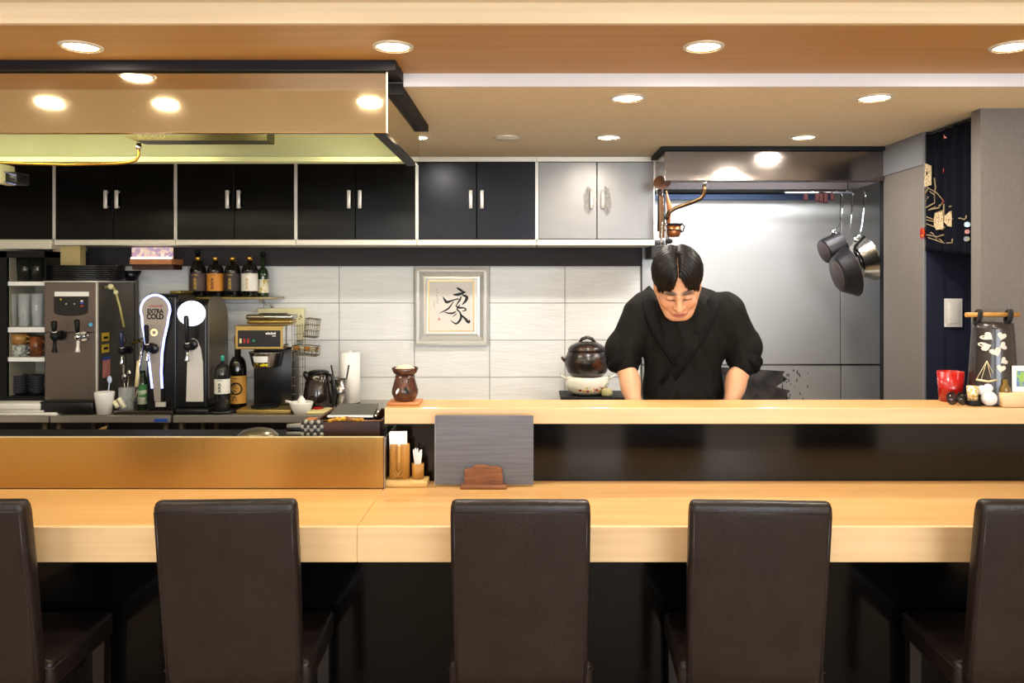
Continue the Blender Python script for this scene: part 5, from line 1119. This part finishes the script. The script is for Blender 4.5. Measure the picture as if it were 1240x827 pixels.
# ------------------------------------------------------------------ chairs
def chair(loc, rz, label):
    t = thing('dining_chair', label, 'chair', (0, 0, 0), 'chairs along the counter')
    # local frame: x across, y away from the viewer (towards the counter), origin on the floor under the seat back
    W = .2; lean = .155
    def bx_(z): return -(z - .42)*lean
    # backrest as a soft slab from the seat up
    mb = MB(); n = 14; cols = 12; th = .055; vs = []
    secs = [(.36, .96), (.42, .98), (.55, .99), (.70, 1.0), (.84, 1.0), (.893, 1.0), (.918, .995), (.930, .985), (.934, .97)]
    tsc = [1, 1, 1, 1, 1, 1, .93, .75, .45]
    ring = []
    for (z, sc_), ts in zip(secs, tsc):
        hw = W*sc_ - (1-ts)*.008; ht = th/2*ts; r = min(.016, ht*.9); c = bx_(z) ; row = []
        for cx_, cy_, a0 in ((hw - r, ht - r, 0), (-(hw - r), ht - r, 90), (-(hw - r), -(ht - r), 180), (hw - r, -(ht - r), 270)):
            for k in range(4):
                a = math.radians(a0 + 30*k); row.append((cx_ + r*math.cos(a), c + cy_ + r*math.sin(a), z))
        ring.append(row)
    m_ = len(ring[0]); fs = []
    for row in ring: vs += row
    for i in range(len(ring)-1):
        for k in range(m_): fs.append((i*m_ + k, i*m_ + (k+1) % m_, (i+1)*m_ + (k+1) % m_, (i+1)*m_ + k))
    fs += [list(range(m_))[::-1], [(len(ring)-1)*m_ + k for k in range(m_)]]
    mb.add(vs, fs, 0, True)
    back = obj('backrest', mb, 'leather', t)
    # piping seams: along the top rear edge and down both sides
    zz = .905
    pts = [(-W + .006, bx_(zz) - th/2 - .0002, zz), (W - .006, bx_(zz) - th/2 - .0002, zz)]
    sm = MB().tube(pts, .0022)
    for s in (-1, 1): sm.tube([(s*(W - .012), bx_(z) - th/2 + .0005, z) for z in (.37, .55, .75, .905)], .0018)
    obj('seam', sm, 'seam', back)
    obj('seat', MB().rbox(-.215, .215, .02, .40, .335, .422, .018, 3), 'leather', t)
    obj('seat_seam', MB().tube([(-.2145, .02, .402), (-.2145, .4, .402), (.2145, .4, .402), (.2145, .02, .402)], .0022, closed=True), 'seam', t)
    for x, y in ((-.185, .01), (.185, .01), (-.185, .365), (.185, .365)):
        yb = -.03 if y < .1 else .0
        lg = MB(); s_ = .02
        a = [(x-s_, y-s_, .336), (x+s_, y-s_, .336), (x+s_, y+s_, .336), (x-s_, y+s_, .336)]; b = [(x-.8*s_, y-.8*s_+yb, .001), (x+.8*s_, y-.8*s_+yb, .001), (x+.8*s_, y+.8*s_+yb, .001), (x-.8*s_, y+.8*s_+yb, .001)]
        lg.add(a + b, [(0, 1, 2, 3), (7, 6, 5, 4), (0, 4, 5, 1), (1, 5, 6, 2), (2, 6, 7, 3), (3, 7, 4, 0)])
        obj('leg', lg, 'darkleg', t)
    return t
ch0 = chair(None, 0, '')
spots = [(wx(20, 2.24) - .2, 0.03, 'dark brown leather dining chair cut by the left side, under the steel cabinet face', 0.0),
         (wx(265, 2.24), .05, 'dark brown leather dining chair in front of the counter under the beer towers', 0.0),
         (wx(628, 2.24), 0, 'dark brown leather dining chair directly in front of the slate menu board', 0.0),
         (wx(927, 2.24), -.05, 'dark brown leather dining chair in front of the chef', -.01),
         (wx(1197, 2.24) + .2, -.03, 'dark brown leather dining chair cut by the right side, below the ceramic lantern', 0.0)]
for i, (x, rz, lab, dy) in enumerate(spots):
    c = ch0 if i == 0 else copy_tree(ch0)
    c.location = (x + (.005 if x < 0 else -.005), 2.245 + .027 + .08 + dy, 0); c.rotation_euler = (0, 0, rz); c['label'] = lab

# ------------------------------------------------------------------ the chef
class Field:
    """smooth union of round shapes on a grid, turned into one closed surface"""
    def __init__(s, lo, hi, h, k=.02):
        s.lo = np.array(lo, float); s.h = h; s.n = np.ceil((np.array(hi) - s.lo)/h).astype(int) + 1; s.k = k
        s.g = np.full(s.n, .2, np.float32)
    def ax(s, lo, hi):
        a = np.clip(np.floor((np.array(lo) - s.lo)/s.h).astype(int), 0, s.n - 1); b = np.clip(np.ceil((np.array(hi) - s.lo)/s.h).astype(int) + 1, 1, s.n)
        sl = tuple(slice(i, j) for i, j in zip(a, b))
        P = np.meshgrid(*[s.lo[i] + s.h*np.arange(a[i], b[i]) for i in range(3)], indexing='ij', sparse=True)
        return sl, P
    def put(s, sl, d, k=None, cut=False):
        k = s.k if k is None else k; a = s.g[sl]
        if cut: b = -d; h = np.clip(.5 - .5*(b - a)/k, 0, 1) if k else None; s.g[sl] = (np.maximum(a, b) if not k else a*h + b*(1-h) + k*h*(1-h))
        else: h = np.clip(.5 + .5*(a - d)/k, 0, 1); s.g[sl] = a*(1-h) + d*h - k*h*(1-h)
    def ell(s, c, r, R=None, k=None, cut=False):
        c = np.array(c, float); m = max(r) + .05; sl, (X, Y, Z) = s.ax(c - m, c + m)
        X, Y, Z = X - c[0], Y - c[1], Z - c[2]
        if R is not None:
            R = np.array(R); X, Y, Z = (R[0, 0]*X + R[1, 0]*Y + R[2, 0]*Z), (R[0, 1]*X + R[1, 1]*Y + R[2, 1]*Z), (R[0, 2]*X + R[1, 2]*Y + R[2, 2]*Z)
        q = np.sqrt((X/r[0])**2 + (Y/r[1])**2 + (Z/r[2])**2); q2 = np.sqrt((X/r[0]**2)**2 + (Y/r[1]**2)**2 + (Z/r[2]**2)**2) + 1e-9
        s.put(sl, (q*(q - 1)/q2).astype(np.float32), k, cut)
    def cap(s, a, b, r0, r1=None, k=None, cut=False):
        a = np.array(a, float); b = np.array(b, float); r1 = r0 if r1 is None else r1; m = max(r0, r1) + .05
        sl, (X, Y, Z) = s.ax(np.minimum(a, b) - m, np.maximum(a, b) + m); d = b - a; L2 = d @ d
        t = np.clip(((X - a[0])*d[0] + (Y - a[1])*d[1] + (Z - a[2])*d[2])/L2, 0, 1)
        s.put(sl, (np.sqrt((X - a[0] - t*d[0])**2 + (Y - a[1] - t*d[1])**2 + (Z - a[2] - t*d[2])**2) - (r0 + (r1 - r0)*t)).astype(np.float32), k, cut)
    def mesh(s):
        g = s.g; I = g < 0; n = s.n
        cnt = np.zeros(n - 1, np.int8); acc = np.zeros((*(n-1), 3), np.float32)
        corner = I[:-1, :-1, :-1].astype(np.int8)*0
        for i in (0, 1):
            for j in (0, 1):
                for k in (0, 1): corner += I[i:n[0]-1+i, j:n[1]-1+j, k:n[2]-1+k]
        cell = (corner > 0) & (corner < 8); idx = np.argwhere(cell); cid = np.full(cell.shape, -1, np.int64); cid[cell] = np.arange(len(idx))
        G = lambda o: g[idx[:, 0] + o[0], idx[:, 1] + o[1], idx[:, 2] + o[2]]
        P = np.zeros((len(idx), 3)); N = np.zeros(len(idx))
        for axn in range(3):
            for u in (0, 1):
                for v in (0, 1):
                    o = [0, 0, 0]; o[(axn+1) % 3] = u; o[(axn+2) % 3] = v; e = list(o); e[axn] = 1
                    a, b = G(o), G(e); m = (a < 0) != (b < 0); t = a/(a - b + 1e-12)
                    q = np.tile(np.array(o, float), (len(idx), 1)); q[:, axn] = t
                    P[m] += q[m]; N[m] += 1
        V = s.lo + s.h*(idx + P/N[:, None]); faces = []
        for axn in range(3):
            sh = [slice(None)]*3; sh2 = list(sh); sh[axn] = slice(0, -1); sh2[axn] = slice(1, None)
            A, B = I[tuple(sh)], I[tuple(sh2)]; E = np.argwhere(A != B); b_, c_ = (axn+1) % 3, (axn+2) % 3
            E = E[(E[:, b_] > 0) & (E[:, c_] > 0) & (E[:, b_] < n[b_]-1) & (E[:, c_] < n[c_]-1)]
            fl = A[E[:, 0], E[:, 1], E[:, 2]]; q = []
            for u, v in ((-1, -1), (0, -1), (0, 0), (-1, 0)):
                e = E.copy(); e[:, b_] += u; e[:, c_] += v; q.append(cid[e[:, 0], e[:, 1], e[:, 2]])
            q = np.stack(q, 1); q[~fl] = q[~fl][:, ::-1]; faces.append(q)
        return V, np.concatenate(faces)
def field_obj(name, fld, m, parent, disp=None, smooth_it=0):
    V, Q = fld.mesh()
    if disp is not None: V = disp(V, Q)
    me = bpy.data.meshes.new(name); me.from_pydata((V - np.array(parent.location)).tolist(), [], Q.tolist()); me.materials.append(M[m] if isinstance(m, str) else m)
    me.polygons.foreach_set('use_smooth', [True]*len(me.polygons))
    o = bpy.data.objects.new(name, me); C.objects.link(o); o.parent = parent
    if smooth_it:
        sm = o.modifiers.new('smooth', 'SMOOTH'); sm.factor = .5; sm.iterations = smooth_it
    return o, V

chef = thing('person', 'chef in a black wrapped top bending over his work behind the serving shelf', 'person', (.685, 3.54, 0))
HK = 1.12
HC = np.array((wx(820.5, 3.32), 3.32, 1.545))
pitch, yaw, roll = math.radians(-38), math.radians(-6), math.radians(-3)
# head axes: u to the viewer's right, f where the face points, w up through the crown
Rz = Matrix.Rotation(yaw, 3, 'Z'); base = Rz @ Matrix.Rotation(-pitch, 3, 'X') @ Matrix.Rotation(roll, 3, 'Y')
u_, f_, w_ = (np.array(base @ Vector(v)) for v in ((1, 0, 0), (0, -1, 0), (0, 0, 1)))
def hp_(u, f, w): return HC + HK*(u*u_ + f*f_ + w*w_)
RH = np.stack([u_, f_, w_], 1)
SL, SR = np.array((.50, 3.50, 1.425)), np.array((.872, 3.50, 1.425))
EL, ER = np.array((.418, 3.50, 1.215)), np.array((.948, 3.50, 1.215))
WL, WR = np.array((.460, 3.375, 1.0)), np.array((.845, 3.375, 1.0))
body = Field((.25, 3.1, .80), (1.12, 3.72, 1.80), .004, .02)
F_ = body
def he(c, r, k=None, cut=False): F_.ell(hp_(*c), [q*HK for q in r], RH, k, cut)
def hc(a, b, r0, r1=None, k=None, cut=False): F_.cap(hp_(*a), hp_(*b), r0*HK, (r1 if r1 is not None else r0)*HK, k, cut)
he((0, -.015, .035), (.077, .094, .088)); he((0, .018, -.018), (.068, .074, .085), .02); he((0, .035, -.07), (.050, .052, .046), .03)
hc((-.018, .068, -.094), (.018, .068, -.094), .020, .020, .02)                       # chin
for s in (-1, 1):
    hc((s*.066, .0, -.035), (s*.035, .055, -.088), .016, .016, .03)                   # jaw
    hc((s*.010, .088, .020), (s*.048, .076, .022), .008, .008, .012)                  # brow
    he((s*.044, .064, -.032), (.022, .018, .020), .018)                               # cheek
    he((s*.031, .086, .000), (.017, .014, .013), .01, cut=True)                       # eye socket
    he((s*.031, .075, .000), (.016, .013, .0115), .005)                               # closed lid
    he((s*.080, -.008, -.008), (.010, .020, .032), .008)                              # ear
    he((s*.088, -.002, -.006), (.006, .010, .018), .004, cut=True)
    he((s*.015, .097, -.034), (.009, .011, .009), .008)                               # nostril wing
hc((0, .090, .010), (0, .113, -.030), .009, .0125, .012)                               # nose
he((0, .090, -.060), (.030, .012, .020), .012)
he((0, .099, -.058), (.024, .008, .0055), .004); he((0, .098, -.068), (.020, .008, .0065), .004)
hc((-.024, .103, -.0630), (.024, .103, -.0630), .0022, .0022, .003, cut=True)
F_.cap(hp_(0, -.045, -.05), (.675, 3.50, 1.42), .058*HK, .062*HK, .03)
F_.cap(SL + (0.04, 0, .0), SR - (0.04, 0, 0), .07, .07, .04); F_.ell((.685, 3.53, 1.25), (.17, .11, .22), None, .04); F_.ell((.685, 3.54, 1.0), (.16, .11, .2), None, .04)
def arm(sh, el, wr, sg):
    F_.cap(sh, el, .052, .046, .03); F_.cap(el, wr, .047, .030, .02)
    m_ = wr*.55 + el*.45; F_.ell(m_ + (0, .005, .02), (.042, .042, .07), None, .02)
    d = np.array((sg*.035, -.035, -.045)); d = d/np.linalg.norm(d); p = wr + d*.055      # palm
    side = np.cross(d, (0, 0, 1)); side /= np.linalg.norm(side); up = np.cross(side, d)
    Rm = np.stack([side, d, up], 1)
    F_.ell(p, (.040, .048, .017), Rm, .012)
    F_.cap(wr, p, .027, .020, .015)
    for k, (ln, off) in enumerate(((.030, -.028), (.036, -.010), (.034, .009), (.027, .026))):
        a = p + side*off + d*.040; b = a + d*ln + np.array((0, 0, -.004)); c = b + (d*.4 + np.array((0, 0, -.9)))*.022
        F_.cap(a, b, .0095, .009, .006); F_.cap(b, c, .0088, .0078, .004)
    th0 = p - side*sg*-.034 - d*.015; th1 = th0 + side*sg*.020 + d*.032 + np.array((0, 0, -.006)); F_.cap(th0, th1, .0125, .010, .008); F_.cap(th1, th1 + d*.02 + np.array((0, 0, -.01)), .010, .008, .004)
arm(SL, EL, WL, 1); arm(SR, ER, WR, -1)
skin, Vb = field_obj('body', body, 'skin', chef)
# natural skin colour differences: lips, brows, lash lines, cheeks; plus painted shade at nostrils and mouth line
me = skin.data; ca = me.color_attributes.new('tint', 'FLOAT_COLOR', 'POINT')
L_ = (Vb - HC) @ RH / HK
basec = np.array(lin('#cf9c78')); colr = np.tile(basec, (len(Vb), 1))
def mask(c, r, soft=.3): q = np.sqrt((((L_ - np.array(c))/np.array(r))**2).sum(1)); return np.clip((1 - q)/soft + .5, 0, 1)[:, None]
def tint(mk, col, amt): 
    global colr; colr = colr*(1 - mk*amt) + np.array(lin(col))*mk*amt
for s in (-1, 1):
    tint(mask((s*.044, .07, -.034), (.03, .05, .026), 1.0), '#cf8a6c', .5)
    tint(mask((s*.014, .105, -.036), (.012, .02, .01), .8), '#c07a60', .5)
    tint(mask((s*.031, .088, -.0075), (.019, .02, .0050), .6), '#2a1812', .9)
    tint(mask((s*.032, .09, .026), (.026, .03, .0070), .6), '#241710', .9)
    tint(mask((s*.007, .118, -.041), (.0045, .012, .0035), .6), '#5a3024', .9)  # nostril openings: shade painted into the skin colour
tint(mask((0, .105, -.0575), (.025, .02, .0055), .6), '#b0605a', .85); tint(mask((0, .105, -.0680), (.021, .02, .006), .6), '#bb6a60', .85)
tint(mask((0, .105, -.0632), (.025, .02, .0034), .8), '#5a2822', .8)  # crease between the lips: shade painted into the colour
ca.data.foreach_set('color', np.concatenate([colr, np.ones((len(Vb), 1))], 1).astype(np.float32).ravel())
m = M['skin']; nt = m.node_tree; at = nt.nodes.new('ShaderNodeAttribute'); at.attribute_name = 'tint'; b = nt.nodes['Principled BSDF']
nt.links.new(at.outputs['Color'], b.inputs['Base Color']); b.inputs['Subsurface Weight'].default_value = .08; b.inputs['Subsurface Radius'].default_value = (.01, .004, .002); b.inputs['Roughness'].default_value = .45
# hair: two caps with a parting, then combed locks
for sname in (-1, 1):
    hf = Field(HC - .19, HC + .19, .004, .01)
    hf.ell(hp_(0, -.022, .042), [q*HK for q in (.088, .102, .094)], RH)
    sl = (slice(None),)*3; X, Y, Z = np.meshgrid(*[hf.lo[i] + hf.h*np.arange(hf.n[i]) for i in range(3)], indexing='ij', sparse=True)
    d0, d1, d2 = X - HC[0], Y - HC[1], Z - HC[2]
    U = (d0*u_[0] + d1*u_[1] + d2*u_[2])/HK; Fw = (d0*f_[0] + d1*f_[1] + d2*f_[2])/HK; W_ = (d0*w_[0] + d1*w_[1] + d2*w_[2])/HK
    keep = np.maximum(Fw*.9 - (W_ - .045)*1.1 - .022, -(W_ + .040 + .25*(Fw + .02)))        # behind the hairline, above the nape
    keep = np.maximum(keep, np.where(W_*.7 + Fw > .075, .0012, -.01) - sname*(U + .001))
    hf.g = np.maximum(hf.g, (keep*HK).astype(np.float32))
    field_obj('hair', hf, 'hair', chef)
rng = random.Random(11); mb = MB()
def on_head(u, f, w, lift):
    v = np.array((u/.086, (f + .022)/.100, (w - .042)/.092)); v = v/np.linalg.norm(v)*(1 + lift)
    return np.array((v[0]*.086, v[1]*.100 - .022, v[2]*.092 + .042))
for s in (-1, 1):
    for row in range(64):
        t = row/63                                       # 0 = front hairline ... 1 = crown/back
        ang = math.radians(33 + t*115)                   # along the parting, from forehead over the crown
        st = ((.0020 + .0012*rng.random())*s, math.cos(ang)*.100 - .022, math.sin(ang)*.092 + .042)
        for lay in range(4 if t < .5 else 2):
            jt = rng.uniform(-.5, .5)
            if t < .36:    # fringe: falls beside the brow, longer on the near side
                e = t/.36; uu = .020 + .066*e**.8 + rng.uniform(-.006, .006); end = (s*uu, .084 - .042*e, .030 + (.020 if s > 0 else .008)*(1-e) - .030*e + rng.uniform(-.016, .012) + .02*max(0, .034 - uu)/.014)
            elif t < .62:  end = (s*.092, .050 - (t - .36)*.34 + rng.uniform(-.006, .006), .006 - rng.uniform(0, .030))
            else:          end = (s*.088, -.035 - (t - .62)*.20 + rng.uniform(-.01, .01), -.022 - rng.uniform(0, .02))
            P = []
            for k in range(10):
                q = k/9; uu = st[0] + (end[0] - st[0])*q**.8; ff = st[1] + (end[1] - st[1])*q; ww = st[2] + (end[2] - st[2])*q**1.6
                lf = .015 + .085*math.sin(PI*min(1, q*1.05))**.6*(.7 + .15*lay) + .022*jt
                p = on_head(uu, ff, ww, lf)
                if t < .36 and q > .6: p = p*(1 - (q-.6)*.95) + np.array((uu, .098 - .30*uu*uu/.09 - .02*abs(uu), ww))*((q-.6)*.95)
                P.append(Vector(hp_(*p)))
            r = rng.uniform(.0035, .0075); mb.tube(P, [r*.35, r*.9, r, r, r, r, r*.9, r*.7, r*.45, r*.1], 6, flat=.45)
obj('hair_locks', mb, 'hair', chef)
# trousers and shoes (behind the bench)
tr = Field((.42, 3.38, .04), (.95, 3.75, 1.0), .009, .03)
tr.ell((.685, 3.56, .90), (.175, .12, .12))
for s in (-1, 1): tr.cap((.685 + s*.09, 3.56, .85), (.685 + s*.12, 3.54, .48), .10, .075); tr.cap((.685 + s*.12, 3.54, .48), (.685 + s*.14, 3.57, .10), .075, .06)
field_obj('trousers', tr, 'cloth', chef)
for s in (-1, 1):
    sh_ = Field((.4, 3.3, -.02), (1.0, 3.75, .2), .008, .02); sh_.cap((.685 + s*.14, 3.60, .042), (.685 + s*.16, 3.44, .038), .042, .037); sh_.cap((.685 + s*.14, 3.585, .06), (.685 + s*.14, 3.585, .1), .045, .045); field_obj('shoe', sh_, 'black', chef)
# black wrapped top
tp = Field((.24, 3.25, .84), (1.15, 3.75, 1.56), .0055, .03)
tp.cap(SL + (.03, .01, -.01), SR + (-.03, .01, -.01), .080, .080, .03)
tp.ell((.685, 3.525, 1.32), (.205, .135, .20), None, .05); tp.ell((.685, 3.54, 1.08), (.172, .132, .24), None, .06); tp.cap((.685, 3.54, .98), (.685, 3.54, .90), .15, .16, .05)
tp.cap((.600, 3.53, 1.46), (.53, 3.51, 1.44), .062, .07, .03); tp.cap((.770, 3.53, 1.46), (.85, 3.51, 1.44), .062, .07, .03)
tp.cap((.68, 3.54, 1.47), (.68, 3.50, 1.44), .075, .085, .03)
for sh_, el, wr in ((SL, EL, WL), (SR, ER, WR)):
    tp.cap(sh_ + (.0, .0, -.01), el + (0, 0, .035), .080, .074, .03)
    d = (wr - el)/np.linalg.norm(wr - el); tp.cap(el + (0, 0, .05), el + d*.03 + (0, 0, .01), .075, .062, .02)
def folds(V, Q):
    out = V.copy(); c = V.mean(0)
    # approximate normals
    n = np.zeros_like(V); a, b_, c_ = V[Q[:, 0]], V[Q[:, 1]], V[Q[:, 3]]; fn = np.cross(b_ - a, c_ - a)
    for i in range(4): np.add.at(n, Q[:, i], fn)
    n /= np.linalg.norm(n, axis=1)[:, None] + 1e-12
    for i, p in enumerate(V):
        q = Vector((p[0]*9, p[1]*7, p[2]*3.2)); a = 1 - abs(mnoise.noise(q + Vector((0, 0, p[0]*6))))*2
        x = p[0] - .685; diag = abs(math.sin((abs(x)*30 + p[2]*16) + 2*mnoise.noise(q*.7)))
        dd = .011*(a - .5) + .008*(diag - .5)*min(1, max(0, (1.42 - p[2])*6))
        out[i] += n[i]*dd
    return out
field_obj('wrapped_top', tp, 'cloth', chef, folds, 1)
# rolled cuffs
for sh_, el, wr in ((SL, EL, WL), (SR, ER, WR)):
    cf = Field(el - .16, el + .16, .005, .012); d = (wr - el)/np.linalg.norm(wr - el); c = el + d*.022; a1 = np.cross(d, (0, 1, 0)); a1 /= np.linalg.norm(a1); a2 = np.cross(d, a1)
    for q in range(20):
        t0, t1 = 2*PI*q/20, 2*PI*(q+1)/20
        for off, rr, th_ in ((0, .058, .016), (-.024, .062, .016)):
            wob = .004*math.sin(3*t0 + off*90)
            cf.cap(c + d*(off + wob) + rr*(a1*math.cos(t0) + a2*math.sin(t0)), c + d*(off + wob) + rr*(a1*math.cos(t1) + a2*math.sin(t1)), th_)
    field_obj('rolled_cuff', cf, 'cloth2', chef)
# collar bands crossing over the undershirt, laid on the front of the top
def front_y(x, z):
    i = int(round((x - tp.lo[0])/tp.h)); k = int(round((z - tp.lo[2])/tp.h)); i = min(max(i, 0), tp.n[0]-1); k = min(max(k, 0), tp.n[2]-1)
    col = tp.g[i, :, k]; j = np.argmax(col < 0)
    return tp.lo[1] + tp.h*j if (col < 0).any() else 3.5
for s, pts in ((1, ((866, 366), (858, 385), (846, 405), (832, 425), (818, 446), (806, 468))), (-1, ((786, 366), (790, 385), (800, 405), (812, 424), (822, 440)))):
    P = []
    for a, b_ in pts:
        x, z = wx(a, 3.42), wz(b_, 3.42); P.append(Vector((x, front_y(x, z) - (.007 if s > 0 else .004), z)))
    Pb = [Vector((P[0].x - s*.005, P[0].y + .06, P[0].z + .03)), Vector((P[0].x - s*.045, 3.60, 1.515))]
    sm = []; full = Pb[::-1] + P
    mb = MB(); vs = []; N = len(full)
    for i, p in enumerate(full):
        t_ = (full[min(i+1, N-1)] - full[max(i-1, 0)]).normalized(); nrm = Vector((0, -1, .15)); nrm = (nrm - t_*nrm.dot(t_)).normalized(); sd = t_.cross(nrm)
        for q, e in ((-1, 0), (-.9, 1), (.9, 1), (1, 0)): vs.append(p + sd*q*.030 + nrm*(.0075*e - .004))
    fs = [(i*4 + k, i*4 + (k+1) % 4, (i+1)*4 + (k+1) % 4, (i+1)*4 + k) for i in range(N-1) for k in range(4)] + [(0, 1, 2, 3), tuple((N-1)*4 + k for k in (3, 2, 1, 0))]
    mb.add(vs, fs, 0, True); obj('collar_band', mb, 'cloth2', chef)
